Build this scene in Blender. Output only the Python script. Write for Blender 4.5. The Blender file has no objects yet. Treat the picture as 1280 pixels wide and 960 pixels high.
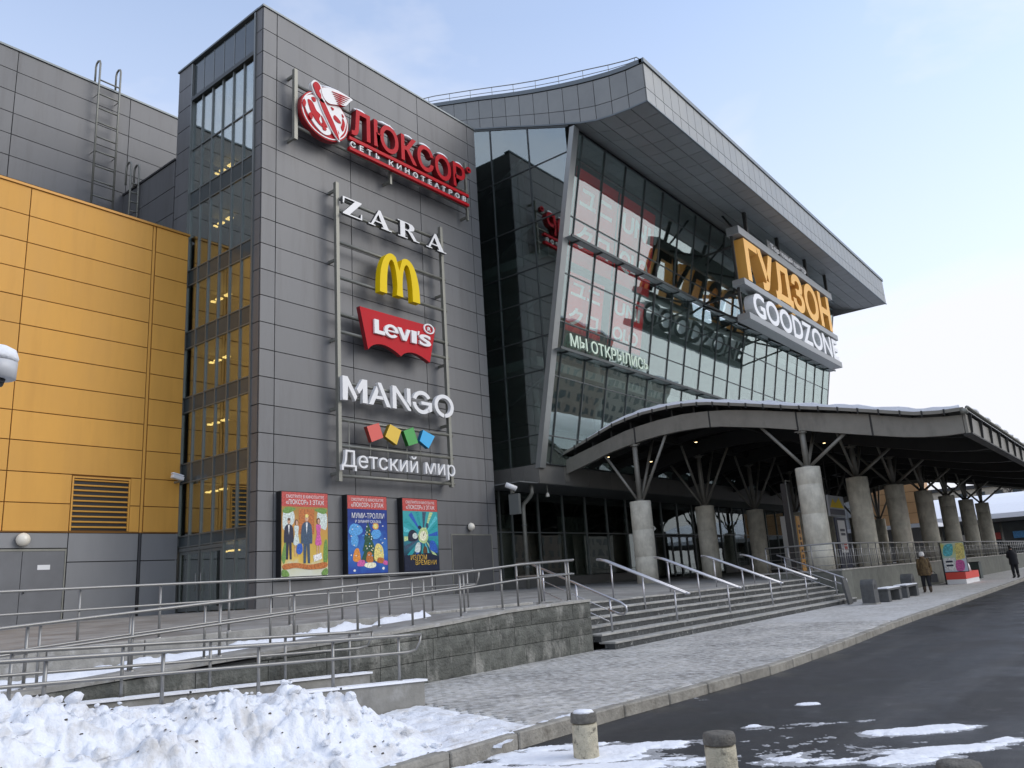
import bpy, bmesh, math, random
from mathutils import Vector, Matrix, noise

random.seed(7)
R = math.radians
scene = bpy.context.scene
COL = scene.collection

# ------------------------------------------------------------------ camera
cam_d = bpy.data.cameras.new("camera")
cam = bpy.data.objects.new("camera", cam_d)
COL.objects.link(cam)
cam_d.sensor_width = 36.0
cam_d.lens = 1002.185 / 1280.0 * 36.0
cam_d.clip_start = 0.1
cam_d.clip_end = 3000.0
cam.matrix_world = Matrix(((0.6239378, -0.1493774, -0.7670645, 0.0),
                           (-0.7789207, -0.1981552, -0.5949933, 0.0),
                           (-0.0631192, 0.9687213, -0.2399897, 1.55),
                           (0, 0, 0, 1)))
scene.camera = cam

# ------------------------------------------------------------------ light and exposure
SUN_EL, SUN_AZ = R(33), R(148)          # azimuth clockwise from +Y: behind the camera, to its right
world = bpy.data.worlds.new("World")
scene.world = world
world.use_nodes = True
wn, wl = world.node_tree.nodes, world.node_tree.links
wn.clear()
w_out = wn.new("ShaderNodeOutputWorld")
w_bg = wn.new("ShaderNodeBackground")
w_sky = wn.new("ShaderNodeTexSky")
w_sky.sky_type = 'NISHITA'
w_sky.sun_disc = False
w_sky.sun_elevation = SUN_EL
w_sky.sun_rotation = SUN_AZ
w_sky.air_density = 1.0
w_sky.dust_density = 0.6
w_sky.ozone_density = 1.6
w_geo = wn.new("ShaderNodeTexCoord")
w_map = wn.new("ShaderNodeMapping")
w_map.inputs['Scale'].default_value = (1.0, 1.0, 2.4)
w_noise = wn.new("ShaderNodeTexNoise")
w_noise.inputs['Scale'].default_value = 1.7
w_noise.inputs['Detail'].default_value = 6
w_noise.inputs['Roughness'].default_value = 0.55
w_noise.inputs['Distortion'].default_value = 0.4
w_ramp = wn.new("ShaderNodeMapRange")
w_ramp.inputs['From Min'].default_value = 0.44
w_ramp.inputs['From Max'].default_value = 0.66
w_ramp.inputs['To Min'].default_value = 0.0
w_ramp.inputs['To Max'].default_value = 0.55
w_sep = wn.new("ShaderNodeSeparateXYZ")
w_hz = wn.new("ShaderNodeMapRange")      # pale winter haze thickening towards the horizon all round
w_hz.inputs['From Min'].default_value = 0.62
w_hz.inputs['From Max'].default_value = 0.10
w_hz.inputs['To Min'].default_value = 0.26
w_hz.inputs['To Max'].default_value = 0.88
w_max = wn.new("ShaderNodeMath"); w_max.operation = 'ADD'; w_max.use_clamp = True
w_mix = wn.new("ShaderNodeMixRGB")
w_mix.inputs[2].default_value = (3.0, 3.04, 3.28, 1)
w_bg.inputs['Strength'].default_value = 0.15
wl.new(w_geo.outputs['Generated'], w_map.inputs['Vector'])
wl.new(w_map.outputs['Vector'], w_noise.inputs['Vector'])
wl.new(w_noise.outputs['Fac'], w_ramp.inputs['Value'])
wl.new(w_geo.outputs['Generated'], w_sep.inputs[0])
wl.new(w_sep.outputs['Z'], w_hz.inputs['Value'])
wl.new(w_ramp.outputs[0], w_max.inputs[0])
wl.new(w_hz.outputs[0], w_max.inputs[1])
wl.new(w_max.outputs[0], w_mix.inputs[0])
wl.new(w_sky.outputs[0], w_mix.inputs[1])
wl.new(w_mix.outputs[0], w_bg.inputs['Color'])
wl.new(w_bg.outputs[0], w_out.inputs[0])

sun_d = bpy.data.lights.new("sun", 'SUN')
sun = bpy.data.objects.new("sun", sun_d)
COL.objects.link(sun)
sun_d.energy = 0.6
sun_d.angle = R(40)
sun_d.color = (1.0, 0.94, 0.84)
sdir = Vector((math.sin(SUN_AZ) * math.cos(SUN_EL), math.cos(SUN_AZ) * math.cos(SUN_EL), math.sin(SUN_EL)))
sun.rotation_euler = sdir.to_track_quat('Z', 'Y').to_euler()
sun.location = sdir * 80

scene.view_settings.view_transform = 'Standard'
scene.view_settings.look = 'None'
scene.view_settings.exposure = 1.1
scene.view_settings.gamma = 1.0
scene.cycles.max_bounces = 8
scene.cycles.transparent_max_bounces = 12

# ------------------------------------------------------------------ materials
MATS = {}
def mat(name, col, rough=0.6, metal=0.0, var=0.0, scale=2.0, zs=1.0, rnd=0.0, bump=0.0, bscale=30.0, spec=0.5,
        spots=None, coat=0.0):
    m = bpy.data.materials.new(name)
    m.use_nodes = True
    n, l = m.node_tree.nodes, m.node_tree.links
    p = n['Principled BSDF']
    p.inputs['Roughness'].default_value = rough
    p.inputs['Metallic'].default_value = metal
    p.inputs['Specular IOR Level'].default_value = spec
    if coat:
        p.inputs['Coat Weight'].default_value = coat
    p.inputs['Base Color'].default_value = (*col, 1)
    MATS[name] = m
    if not (var or rnd or bump or spots):
        return m
    geo = n.new("ShaderNodeNewGeometry")
    mp = n.new("ShaderNodeMapping"); mp.inputs['Scale'].default_value = (1, 1, zs)
    l.new(geo.outputs['Position'], mp.inputs['Vector'])
    fac = None
    if var:
        t = n.new("ShaderNodeTexNoise"); t.inputs['Scale'].default_value = scale
        t.inputs['Detail'].default_value = 6; t.inputs['Roughness'].default_value = 0.62
        l.new(mp.outputs[0], t.inputs['Vector'])
        mr = n.new("ShaderNodeMapRange")
        mr.inputs['From Min'].default_value = 0.3; mr.inputs['From Max'].default_value = 0.7
        mr.inputs['To Min'].default_value = 1 - var; mr.inputs['To Max'].default_value = 1 + var
        l.new(t.outputs['Fac'], mr.inputs['Value'])
        fac = mr.outputs[0]
        rr = n.new("ShaderNodeMapRange")
        rr.inputs['To Min'].default_value = max(0.02, rough * 0.75); rr.inputs['To Max'].default_value = min(1, rough * 1.25)
        l.new(t.outputs['Fac'], rr.inputs['Value']); l.new(rr.outputs[0], p.inputs['Roughness'])
    if rnd:
        oi = n.new("ShaderNodeObjectInfo")
        mr = n.new("ShaderNodeMapRange")
        mr.inputs['To Min'].default_value = 1 - rnd; mr.inputs['To Max'].default_value = 1 + rnd
        l.new(oi.outputs['Random'], mr.inputs['Value'])
        if fac is None: fac = mr.outputs[0]
        else:
            mu = n.new("ShaderNodeMath"); mu.operation = 'MULTIPLY'
            l.new(fac, mu.inputs[0]); l.new(mr.outputs[0], mu.inputs[1]); fac = mu.outputs[0]
    cur = None
    if fac is not None:
        sc = n.new("ShaderNodeVectorMath"); sc.operation = 'SCALE'
        sc.inputs[0].default_value = col
        l.new(fac, sc.inputs['Scale']); cur = sc.outputs[0]
    if spots:                                   # (colour, scale, threshold, softness, amount, vertical stretch)
        c2, s2, th, sf, am, z2 = spots
        mp2 = n.new("ShaderNodeMapping"); mp2.inputs['Scale'].default_value = (1, 1, z2)
        mp2.inputs['Location'].default_value = (3.1, 7.7, 1.3)
        l.new(geo.outputs['Position'], mp2.inputs['Vector'])
        t2 = n.new("ShaderNodeTexNoise"); t2.inputs['Scale'].default_value = s2
        t2.inputs['Detail'].default_value = 7; t2.inputs['Roughness'].default_value = 0.65
        l.new(mp2.outputs[0], t2.inputs['Vector'])
        mr2 = n.new("ShaderNodeMapRange")
        mr2.inputs['From Min'].default_value = th - sf; mr2.inputs['From Max'].default_value = th + sf
        mr2.inputs['To Max'].default_value = am
        l.new(t2.outputs['Fac'], mr2.inputs['Value'])
        mx = n.new("ShaderNodeMixRGB")
        l.new(mr2.outputs[0], mx.inputs[0])
        if cur is not None: l.new(cur, mx.inputs[1])
        else: mx.inputs[1].default_value = (*col, 1)
        mx.inputs[2].default_value = (*c2, 1)
        cur = mx.outputs[0]
    if cur is not None:
        l.new(cur, p.inputs['Base Color'])
    if bump:
        t3 = n.new("ShaderNodeTexNoise"); t3.inputs['Scale'].default_value = bscale
        t3.inputs['Detail'].default_value = 5
        l.new(geo.outputs['Position'], t3.inputs['Vector'])
        b = n.new("ShaderNodeBump"); b.inputs['Strength'].default_value = bump; b.inputs['Distance'].default_value = 0.03
        l.new(t3.outputs['Fac'], b.inputs['Height']); l.new(b.outputs[0], p.inputs['Normal'])
    return m

def emit(name, col, strength):
    m = bpy.data.materials.new(name); m.use_nodes = True
    p = m.node_tree.nodes['Principled BSDF']
    p.inputs['Base Color'].default_value = (*col, 1)
    p.inputs['Emission Color'].default_value = (*col, 1)
    p.inputs['Emission Strength'].default_value = strength
    MATS[name] = m
    return m

def glass(name, tint, f0, rough=0.0, gl=(0.93, 0.98, 0.96)):
    """coated facade glass: mirror (Schlick, f0 a face) over a tinted see-through pane, a touch wavy"""
    m = bpy.data.materials.new(name); m.use_nodes = True
    n, l = m.node_tree.nodes, m.node_tree.links
    n.clear()
    out = n.new("ShaderNodeOutputMaterial")
    mix = n.new("ShaderNodeMixShader")
    tr = n.new("ShaderNodeBsdfTransparent"); tr.inputs[0].default_value = (*tint, 1)
    g = n.new("ShaderNodeBsdfGlossy"); g.inputs['Roughness'].default_value = rough
    g.inputs['Color'].default_value = (*gl, 1)
    geo = n.new("ShaderNodeNewGeometry")
    t = n.new("ShaderNodeTexNoise"); t.inputs['Scale'].default_value = 0.8; t.inputs['Detail'].default_value = 1
    b = n.new("ShaderNodeBump"); b.inputs['Strength'].default_value = 0.035; b.inputs['Distance'].default_value = 0.1
    l.new(geo.outputs['Position'], t.inputs['Vector']); l.new(t.outputs['Fac'], b.inputs['Height'])
    l.new(b.outputs[0], g.inputs['Normal'])
    dt = n.new("ShaderNodeVectorMath"); dt.operation = 'DOT_PRODUCT'
    l.new(geo.outputs['Normal'], dt.inputs[0]); l.new(geo.outputs['Incoming'], dt.inputs[1])
    def mth(op, v, c):
        q = n.new("ShaderNodeMath"); q.operation = op; l.new(v, q.inputs[0])
        if c is not None: q.inputs[1].default_value = c
        return q.outputs[0]
    v = mth('ABSOLUTE', dt.outputs['Value'], None)
    v = mth('MULTIPLY', v, -1.0); v = mth('ADD', v, 1.0); v = mth('POWER', v, 5.0)
    v = mth('MULTIPLY', v, 1 - f0); v = mth('ADD', v, f0)
    l.new(v, mix.inputs[0])
    l.new(tr.outputs[0], mix.inputs[1]); l.new(g.outputs[0], mix.inputs[2]); l.new(mix.outputs[0], out.inputs[0])
    MATS[name] = m
    return m

GREY = mat("grey_panel", (0.172, 0.174, 0.178), 0.55, 0.25, var=0.10, scale=0.5, zs=0.25, rnd=0.06,
           spots=((0.115, 0.112, 0.11), 2.2, 0.60, 0.10, 0.40, 0.10))
GREYD = mat("grey_joint", (0.04, 0.04, 0.042), 0.8)
CAPM = mat("parapet_metal", (0.15, 0.172, 0.185), 0.4, 0.4, var=0.06, scale=1.5)
YEL = mat("orange_panel", (0.70, 0.36, 0.065), 0.58, 0.05, var=0.07, scale=0.6, zs=0.3, rnd=0.045,
          spots=((0.52, 0.25, 0.04), 2.0, 0.60, 0.10, 0.25, 0.10))
YELJ = mat("orange_joint", (0.22, 0.10, 0.02), 0.8)
TEAL = mat("spandrel_glass", (0.06, 0.075, 0.08), 0.12, 0.0, var=0.1, scale=1.0, spec=0.7, rnd=0.1)
MULL = mat("mullion_metal", (0.20, 0.215, 0.21), 0.4, 0.5)
MULD = mat("mullion_dark", (0.06, 0.068, 0.068), 0.45, 0.4)
POSTM = mat("corner_post_metal", (0.30, 0.31, 0.30), 0.4, 0.5, var=0.05)
FASC = mat("fascia_panel", (0.235, 0.24, 0.23), 0.4, 0.4, var=0.07, scale=1.2, rnd=0.05)
SOFF = mat("soffit_panel", (0.195, 0.205, 0.205), 0.45, 0.3, var=0.08, scale=1.0, rnd=0.06)
GLS = glass("facade_glass", (0.62, 0.69, 0.67), 0.25)
GLSF = glass("front_glass", (0.90, 0.96, 0.94), 0.27, gl=(0.86, 0.96, 0.93))
GLST = glass("stair_glass", (0.76, 0.80, 0.78), 0.34)
GLSG = glass("ground_glass", (0.55, 0.60, 0.58), 0.09)
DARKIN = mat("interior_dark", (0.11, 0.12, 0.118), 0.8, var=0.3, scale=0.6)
INFLOOR = mat("interior_floor", (0.30, 0.31, 0.30), 0.7, var=0.2, scale=0.5)
INWALL = mat("stair_wall", (0.55, 0.56, 0.52), 0.8, var=0.15, scale=0.8)
CONC = mat("concrete", (0.60, 0.57, 0.475), 0.85, var=0.20, scale=2.2, bump=0.35, bscale=18,
           spots=((0.38, 0.355, 0.285), 3.2, 0.60, 0.12, 0.7, 0.35))
CONCG = mat("grey_concrete", (0.24, 0.235, 0.215), 0.88, var=0.22, scale=2.5, bump=0.3, bscale=20,
            spots=((0.42, 0.42, 0.42), 2.5, 0.62, 0.1, 0.6, 1.0))
GRAN = mat("granite_block", (0.095, 0.098, 0.085), 0.75, var=0.45, scale=5.0, bump=0.9, bscale=22, rnd=0.16,
           spots=((0.30, 0.295, 0.265), 3.4, 0.61, 0.08, 0.8, 0.45))
GRANR = mat("granite_right", (0.13, 0.135, 0.115), 0.7, var=0.30, scale=2.5, bump=0.4, bscale=20, rnd=0.10)
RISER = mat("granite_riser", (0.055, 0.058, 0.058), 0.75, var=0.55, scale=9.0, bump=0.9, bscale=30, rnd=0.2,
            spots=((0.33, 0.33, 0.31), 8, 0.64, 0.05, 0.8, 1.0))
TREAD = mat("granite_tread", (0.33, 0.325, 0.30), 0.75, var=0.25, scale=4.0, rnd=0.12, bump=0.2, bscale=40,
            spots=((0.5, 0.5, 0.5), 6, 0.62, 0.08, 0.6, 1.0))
COPE = mat("granite_coping", (0.33, 0.32, 0.29), 0.75, var=0.25, scale=4.0, rnd=0.08, bump=0.3, bscale=30,
           spots=((0.6, 0.6, 0.6), 4, 0.62, 0.08, 0.6, 1.0))
TERR = mat("terrace_paving", (0.265, 0.262, 0.25), 0.6, var=0.30, scale=1.2, bump=0.25, bscale=30,
           spots=((0.155, 0.145, 0.13), 0.7, 0.55, 0.1, 0.75, 1.0))
PAVE = mat("paving_bed", (0.60, 0.60, 0.59), 0.9, var=0.22, scale=1.6, bump=0.5, bscale=50)
PAVER = mat("paver_stone", (0.36, 0.35, 0.325), 0.8, var=0.42, scale=0.75, rnd=0.24, bump=0.25, bscale=60,
            spots=((0.66, 0.66, 0.655), 7.0, 0.53, 0.10, 0.62, 1.0))
KERB = mat("kerb_stone", (0.27, 0.255, 0.22), 0.85, var=0.30, scale=5, bump=0.5, bscale=30, rnd=0.10,
           spots=((0.13, 0.115, 0.09), 5, 0.62, 0.08, 0.7, 1.0))
SNOW = mat("snow", (0.80, 0.825, 0.87), 0.65, var=0.05, scale=3, bump=0.6, bscale=25, spec=0.3,
           spots=((0.48, 0.45, 0.40), 4.2, 0.57, 0.09, 0.6, 1.0))
SLUSH = mat("slush", (0.36, 0.365, 0.375), 0.45, var=.25, scale=9, bump=.5, bscale=50)
SNOWC = mat("clean_snow", (0.84, 0.86, 0.90), 0.65, var=0.03, scale=3, bump=0.4, bscale=20, spec=0.3)
STEEL = mat("stainless_steel", (0.30, 0.297, 0.285), 0.45, 0.7, var=0.08, scale=6)
STEELB = mat("polished_rail_steel", (0.50, 0.50, 0.52), 0.33, 0.8, var=0.08, scale=6)
GALV = mat("galvanised_steel", (0.25, 0.25, 0.22), 0.5, 0.45, var=0.12, scale=4)
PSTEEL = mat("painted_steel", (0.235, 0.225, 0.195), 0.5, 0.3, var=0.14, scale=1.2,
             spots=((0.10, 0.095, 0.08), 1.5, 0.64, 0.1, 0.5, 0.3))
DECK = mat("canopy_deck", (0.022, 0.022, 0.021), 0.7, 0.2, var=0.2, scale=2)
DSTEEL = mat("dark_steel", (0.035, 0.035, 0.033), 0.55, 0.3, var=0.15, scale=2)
BEAMS = mat("base_beam_cladding", (0.185, 0.18, 0.165), 0.5, 0.3, var=0.1, scale=1, rnd=0.05)
RED = mat("sign_red", (0.52, 0.012, 0.02), 0.5, var=0.05, scale=2, spec=0.15)
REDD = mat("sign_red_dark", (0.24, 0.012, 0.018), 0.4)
WHITE = mat("sign_white", (0.80, 0.80, 0.80), 0.4)
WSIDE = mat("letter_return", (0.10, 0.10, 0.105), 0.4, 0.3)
ARCH = mat("sign_yellow", (0.88, 0.62, 0.0), 0.5, spec=.2)
ORANGE = mat("sign_orange", (0.72, 0.36, 0.075), 0.4)
SHELF = mat("sign_shelf_metal", (0.25, 0.255, 0.25), 0.4, 0.35, var=0.05)
BLACK = mat("black_plastic", (0.012, 0.012, 0.014), 0.4)
DOORM = mat("door_paint", (0.16, 0.165, 0.175), 0.45, 0.3, var=0.08, scale=1.5)
DOORD = mat("door_paint_dark", (0.115, 0.117, 0.12), 0.45, 0.3, var=0.08, scale=1.5)
LAMPG = mat("lamp_globe", (0.82, 0.78, 0.68), 0.3)
LAMPE = emit("ceiling_lamp_light", (1.0, 0.66, 0.22), 1.6)
SPOTE = emit("canopy_lamp_light", (1.0, 0.72, 0.35), 2.5)

def asphalt():
    """worn winter asphalt: fine grain, damp and dry areas, pale salt drawn out along the driving direction"""
    m = mat("asphalt", (0.024, 0.0235, 0.0235), 0.55, var=0.22, scale=0.5, bump=0.35, bscale=140)
    n, l = m.node_tree.nodes, m.node_tree.links
    p = n['Principled BSDF']
    old = p.inputs['Base Color'].links[0].from_socket
    geo = [q for q in n if q.type == 'NEW_GEOMETRY'][0]
    cur = old
    for sc, s2, lo, hi, am, col, det in (((.10, 1.0, 1), 1.1, .50, .74, .45, (.115, .113, .108), 6), ((1, 1, 1), 3.0, .60, .72, .35, (.15, .15, .148), 8), ((1, 1, 1), 90, .62, .70, .25, (.12, .12, .12), 2)):
        mp = n.new("ShaderNodeMapping"); mp.inputs['Scale'].default_value = sc; mp.inputs['Location'].default_value = (2, 9, 0)
        l.new(geo.outputs['Position'], mp.inputs['Vector'])
        t = n.new("ShaderNodeTexNoise"); t.inputs['Scale'].default_value = s2; t.inputs['Detail'].default_value = det; t.inputs['Roughness'].default_value = .65
        l.new(mp.outputs[0], t.inputs['Vector'])
        mr = n.new("ShaderNodeMapRange"); mr.inputs['From Min'].default_value = lo; mr.inputs['From Max'].default_value = hi; mr.inputs['To Max'].default_value = am
        l.new(t.outputs['Fac'], mr.inputs['Value'])
        mx = n.new("ShaderNodeMixRGB"); mx.inputs[2].default_value = (*col, 1)
        l.new(mr.outputs[0], mx.inputs[0]); l.new(cur, mx.inputs[1]); cur = mx.outputs[0]
    l.new(cur, p.inputs['Base Color'])
    t = n.new("ShaderNodeTexNoise"); t.inputs['Scale'].default_value = .8; t.inputs['Detail'].default_value = 6
    l.new(geo.outputs['Position'], t.inputs['Vector'])
    mr = n.new("ShaderNodeMapRange"); mr.inputs['From Min'].default_value = .38; mr.inputs['From Max'].default_value = .62
    mr.inputs['To Min'].default_value = .30; mr.inputs['To Max'].default_value = .72
    l.new(t.outputs['Fac'], mr.inputs['Value']); l.new(mr.outputs[0], p.inputs['Roughness'])
    return m
ASPH = asphalt()
BASEP = mat("base_panel_grey", (0.235, 0.24, 0.248), 0.45, 0.3, var=0.10, scale=0.5, zs=0.25, rnd=0.04)

def brick_mat():
    """far paving where single stones can no longer be told apart"""
    m = bpy.data.materials.new("far_paving"); m.use_nodes = True
    n, l = m.node_tree.nodes, m.node_tree.links
    p = n['Principled BSDF']; p.inputs['Roughness'].default_value = 0.8
    geo = n.new("ShaderNodeNewGeometry")
    b = n.new("ShaderNodeTexBrick"); b.inputs['Scale'].default_value = 1.0
    b.inputs['Brick Width'].default_value = 0.2; b.inputs['Row Height'].default_value = 0.1
    b.inputs['Mortar Size'].default_value = 0.006
    b.inputs['Color1'].default_value = (0.32, 0.315, 0.30, 1); b.inputs['Color2'].default_value = (0.46, 0.455, 0.435, 1)
    b.inputs['Mortar'].default_value = (0.58, 0.58, 0.57, 1)
    t = n.new("ShaderNodeTexNoise"); t.inputs['Scale'].default_value = 0.9; t.inputs['Detail'].default_value = 7
    mr = n.new("ShaderNodeMapRange"); mr.inputs['From Min'].default_value = 0.46; mr.inputs['From Max'].default_value = 0.74
    mr.inputs['To Max'].default_value = 0.75
    mx = n.new("ShaderNodeMixRGB"); mx.inputs[2].default_value = (0.55, 0.555, 0.56, 1)
    l.new(geo.outputs['Position'], b.inputs['Vector']); l.new(geo.outputs['Position'], t.inputs['Vector'])
    l.new(t.outputs['Fac'], mr.inputs['Value']); l.new(mr.outputs[0], mx.inputs[0]); l.new(b.outputs['Color'], mx.inputs[1])
    l.new(mx.outputs[0], p.inputs['Base Color'])
    MATS["far_paving"] = m
    return m
FARP = brick_mat()

# ------------------------------------------------------------------ object helpers
WL = {}                      # world origin of every object made
MC = {}                      # shared meshes

def reg(o, parent, wloc):
    COL.objects.link(o)
    wloc = Vector(wloc)
    WL[o.name] = wloc
    if parent is not None:
        o.parent = parent
        o.location = wloc - WL[parent.name]
    else:
        o.location = wloc
    return o

def thing(name, label, cat, loc=(0, 0, 0), group=None):
    o = bpy.data.objects.new(name, None)
    o.empty_display_size = 0.2
    reg(o, None, loc)
    o['label'] = label; o['category'] = cat
    if group: o['group'] = group
    return o

def tag(o, label, cat, group=None):
    o['label'] = label; o['category'] = cat
    if group: o['group'] = group
    return o

def kind(o, k):
    o['kind'] = k
    return o

def mesh(name, verts, faces, mats, smooth=False, mi=None):
    me = bpy.data.meshes.new(name)
    me.from_pydata([tuple(v) for v in verts], [], faces)
    if not isinstance(mats, (list, tuple)): mats = [mats]
    for m in mats: me.materials.append(m)
    if mi: me.polygons.foreach_set('material_index', mi)
    if smooth: me.polygons.foreach_set('use_smooth', [True] * len(me.polygons))
    me.update()
    return me

def put(name, me, parent, wloc, rot=None):
    o = bpy.data.objects.new(name, me)
    if rot is not None: o.rotation_euler = rot
    return reg(o, parent, wloc)

def geo(name, parent, mats, verts, faces, smooth=False, mi=None, origin=None):
    """a mesh given in world coordinates"""
    if origin is None:
        origin = Vector(verts[0])
    else:
        origin = Vector(origin)
    me = mesh(name, [Vector(v) - origin for v in verts], faces, mats, smooth, mi)
    return put(name, me, parent, origin)

BOXF = [(0, 3, 2, 1), (4, 5, 6, 7), (0, 1, 5, 4), (1, 2, 6, 5), (2, 3, 7, 6), (3, 0, 4, 7)]
def box_verts(x0, x1, y0, y1, z0, z1):
    return [(x0, y0, z0), (x1, y0, z0), (x1, y1, z0), (x0, y1, z0), (x0, y0, z1), (x1, y0, z1), (x1, y1, z1), (x0, y1, z1)]

def box(name, parent, m, x0, x1, y0, y1, z0, z1, rot=None, bev=0.0):
    dx, dy, dz = abs(x1 - x0), abs(y1 - y0), abs(z1 - z0)
    key = ('b', round(dx, 4), round(dy, 4), round(dz, 4), m.name, bev)
    me = MC.get(key)
    if me is None:
        hx, hy, hz = dx / 2, dy / 2, dz / 2
        me = mesh(name, box_verts(-hx, hx, -hy, hy, -hz, hz), BOXF, m)
        if bev:
            bm = bmesh.new(); bm.from_mesh(me)
            bmesh.ops.bevel(bm, geom=bm.edges[:], offset=bev, segments=1, affect='EDGES', profile=0.5)
            bm.to_mesh(me); bm.free()
        MC[key] = me
    return put(name, me, parent, ((x0 + x1) / 2, (y0 + y1) / 2, (z0 + z1) / 2), rot)

def sweep(pts, r, seg=8, closed=False):
    """verts and faces of a tube along pts"""
    pts = [Vector(p) for p in pts]
    V, F = [], []
    n = len(pts)
    up = None
    for i, p in enumerate(pts):
        if closed: d = pts[(i + 1) % n] - pts[i - 1]
        elif i == 0: d = pts[1] - p
        elif i == n - 1: d = p - pts[i - 1]
        else: d = (pts[i + 1] - p).normalized() + (p - pts[i - 1]).normalized()
        d.normalize()
        if up is None:
            up = Vector((0, 0, 1)) if abs(d.z) < 0.9 else Vector((1, 0, 0))
        a = d.cross(up).normalized(); b = a.cross(d).normalized(); up = b
        rr = r[i] if isinstance(r, (list, tuple)) else r
        for k in range(seg):
            t = 2 * math.pi * k / seg
            V.append(p + a * math.cos(t) * rr + b * math.sin(t) * rr)
    m = n if closed else n - 1
    for i in range(m):
        j = (i + 1) % n
        for k in range(seg):
            k2 = (k + 1) % seg
            F.append((i * seg + k, i * seg + k2, j * seg + k2, j * seg + k))
    if not closed:
        F.append(tuple(range(seg))[::-1]); F.append(tuple((n - 1) * seg + k for k in range(seg)))
    return V, F

def tube(name, parent, m, pts, r, seg=8, closed=False):
    V, F = sweep(pts, r, seg, closed)
    return geo(name, parent, m, V, F, smooth=True, origin=pts[0])

def vrod(name, parent, m, x, y, z0, z1, r, seg=8):
    """an upright rod; rods alike share one mesh"""
    key = ('r', round(z1 - z0, 3), r, seg, m.name)
    me = MC.get(key)
    if me is None:
        V, F = sweep([(0, 0, 0), (0, 0, z1 - z0)], r, seg)
        me = mesh(name, V, F, m, smooth=True)
        MC[key] = me
    return put(name, me, parent, (x, y, z0))

def lathe(prof, seg=20):
    """prof: (r, z) list"""
    V, F = [], []
    for r, z in prof:
        for k in range(seg):
            t = 2 * math.pi * k / seg
            V.append(Vector((r * math.cos(t), r * math.sin(t), z)))
    for i in range(len(prof) - 1):
        for k in range(seg):
            k2 = (k + 1) % seg
            F.append((i * seg + k, i * seg + k2, (i + 1) * seg + k2, (i + 1) * seg + k))
    F.append(tuple(range(seg))[::-1]); F.append(tuple((len(prof) - 1) * seg + k for k in range(seg)))
    return V, F

def prism(name, parent, m, poly, axis, a0, a1, smooth=False, mi=None):
    """poly of 2-D points extruded along an axis: 'y' -> points are (x, z); 'x' -> (y, z); 'z' -> (x, y)"""
    def P(p, a):
        return (p[0], a, p[1]) if axis == 'y' else ((a, p[0], p[1]) if axis == 'x' else (p[0], p[1], a))
    n = len(poly)
    V = [P(p, a0) for p in poly] + [P(p, a1) for p in poly]
    F = [tuple(range(n)), tuple(range(2 * n - 1, n - 1, -1))]
    for i in range(n):
        j = (i + 1) % n
        F.append((i, i + n, j + n, j))
    o = geo(name, parent, m, V, F, smooth, mi)
    bm = bmesh.new(); bm.from_mesh(o.data); bmesh.ops.recalc_face_normals(bm, faces=bm.faces[:]); bm.to_mesh(o.data); bm.free()
    return o

SCRATCH = bpy.data.scenes.new("scratch")
def scratch_graph():
    with bpy.context.temp_override(scene=SCRATCH, view_layer=SCRATCH.view_layers[0]):
        dg = bpy.context.evaluated_depsgraph_get()
    dg.update()
    return dg
def curve_mesh(c):
    """a curve data block turned into plain vertices and faces"""
    o = bpy.data.objects.new("tmp", c)
    SCRATCH.collection.objects.link(o)
    dg = scratch_graph()
    me = o.evaluated_get(dg).to_mesh()
    V = [v.co.copy() for v in me.vertices]; F = [tuple(p.vertices) for p in me.polygons]
    N = [p.normal.copy() for p in me.polygons]
    o.evaluated_get(dg).to_mesh_clear()
    bpy.data.objects.remove(o)
    bpy.data.curves.remove(c)
    return V, F, N

GC = {}
def glyph(ch, bold, depth, bev=0.0):
    k = (ch, bold, depth, bev)
    if k not in GC:
        c = bpy.data.curves.new("g", 'FONT'); c.body = ch; c.size = 1; c.extrude = depth / 2; c.offset = bold
        c.resolution_u = 4
        GC[k] = curve_mesh(c)
    return GC[k]

def word_layout(word, bold):
    xs, right = [], 0
    for i, ch in enumerate(word):
        if ch == ' ': xs.append(None); continue
        g = glyph(ch, bold, 0.0)[0]
        w0, w1 = min(v.x for v in g), max(v.x for v in g)
        pre = glyph(word[:i + 1], bold, 0.0)[0]
        xs.append(max(v.x for v in pre) - w1)
    g0 = glyph(word[0], bold, 0.0)[0]
    lx = min(v.x for v in g0) + xs[0]
    gl = glyph(word, bold, 0.0)[0]
    return xs, lx, max(v.x for v in gl)

def word(text, parent, mats, x0, x1, zb, zc, yf, depth, bold=0.02, name="letter", tilt=None, capz=None, skip=(), shear=0.0, smap=None, track=0.0):
    """raised letters facing -Y: baseline zb, cap line zc, each letter an object. mats: face or (face, side)"""
    xs, lx, rx = word_layout(text, bold)
    if track:
        xs = [None if q is None else q + track * i for i, q in enumerate(xs)]; rx += track * (len(text) - 1)
    H = glyph('Н', bold, 0.0)[0]
    h0, h1 = min(v.y for v in H), max(v.y for v in H)
    sx = (x1 - x0) / (rx - lx); sz = (zc - zb) / (h1 - h0)
    out = []
    mm = list(mats) if isinstance(mats, (list, tuple)) else [mats]
    for i, ch in enumerate(text):
        if ch == ' ' or i in skip: continue
        V, F, N = glyph(ch, bold, 1.0)
        vs = []
        for v in V:
            X = (v.x + xs[i] - lx) * sx + x0; Z = (v.y - h0) * sz
            vs.append(Vector((X + Z * shear, yf + (0.5 - v.z) * depth, Z + zb)))
        mi = [0 if (len(mm) == 1 or n.z > 0.7) else (2 if len(mm) > 2 and n.z < -.7 else 1) for n in N]
        if smap: mi = [smap[i] if n.z > 0.7 else 0 for n in N]
        o = Vector((min(v.x for v in vs), yf + depth, zb))
        out.append(geo(name, parent, mm, vs, F, mi=mi, origin=o))
    return out

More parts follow.
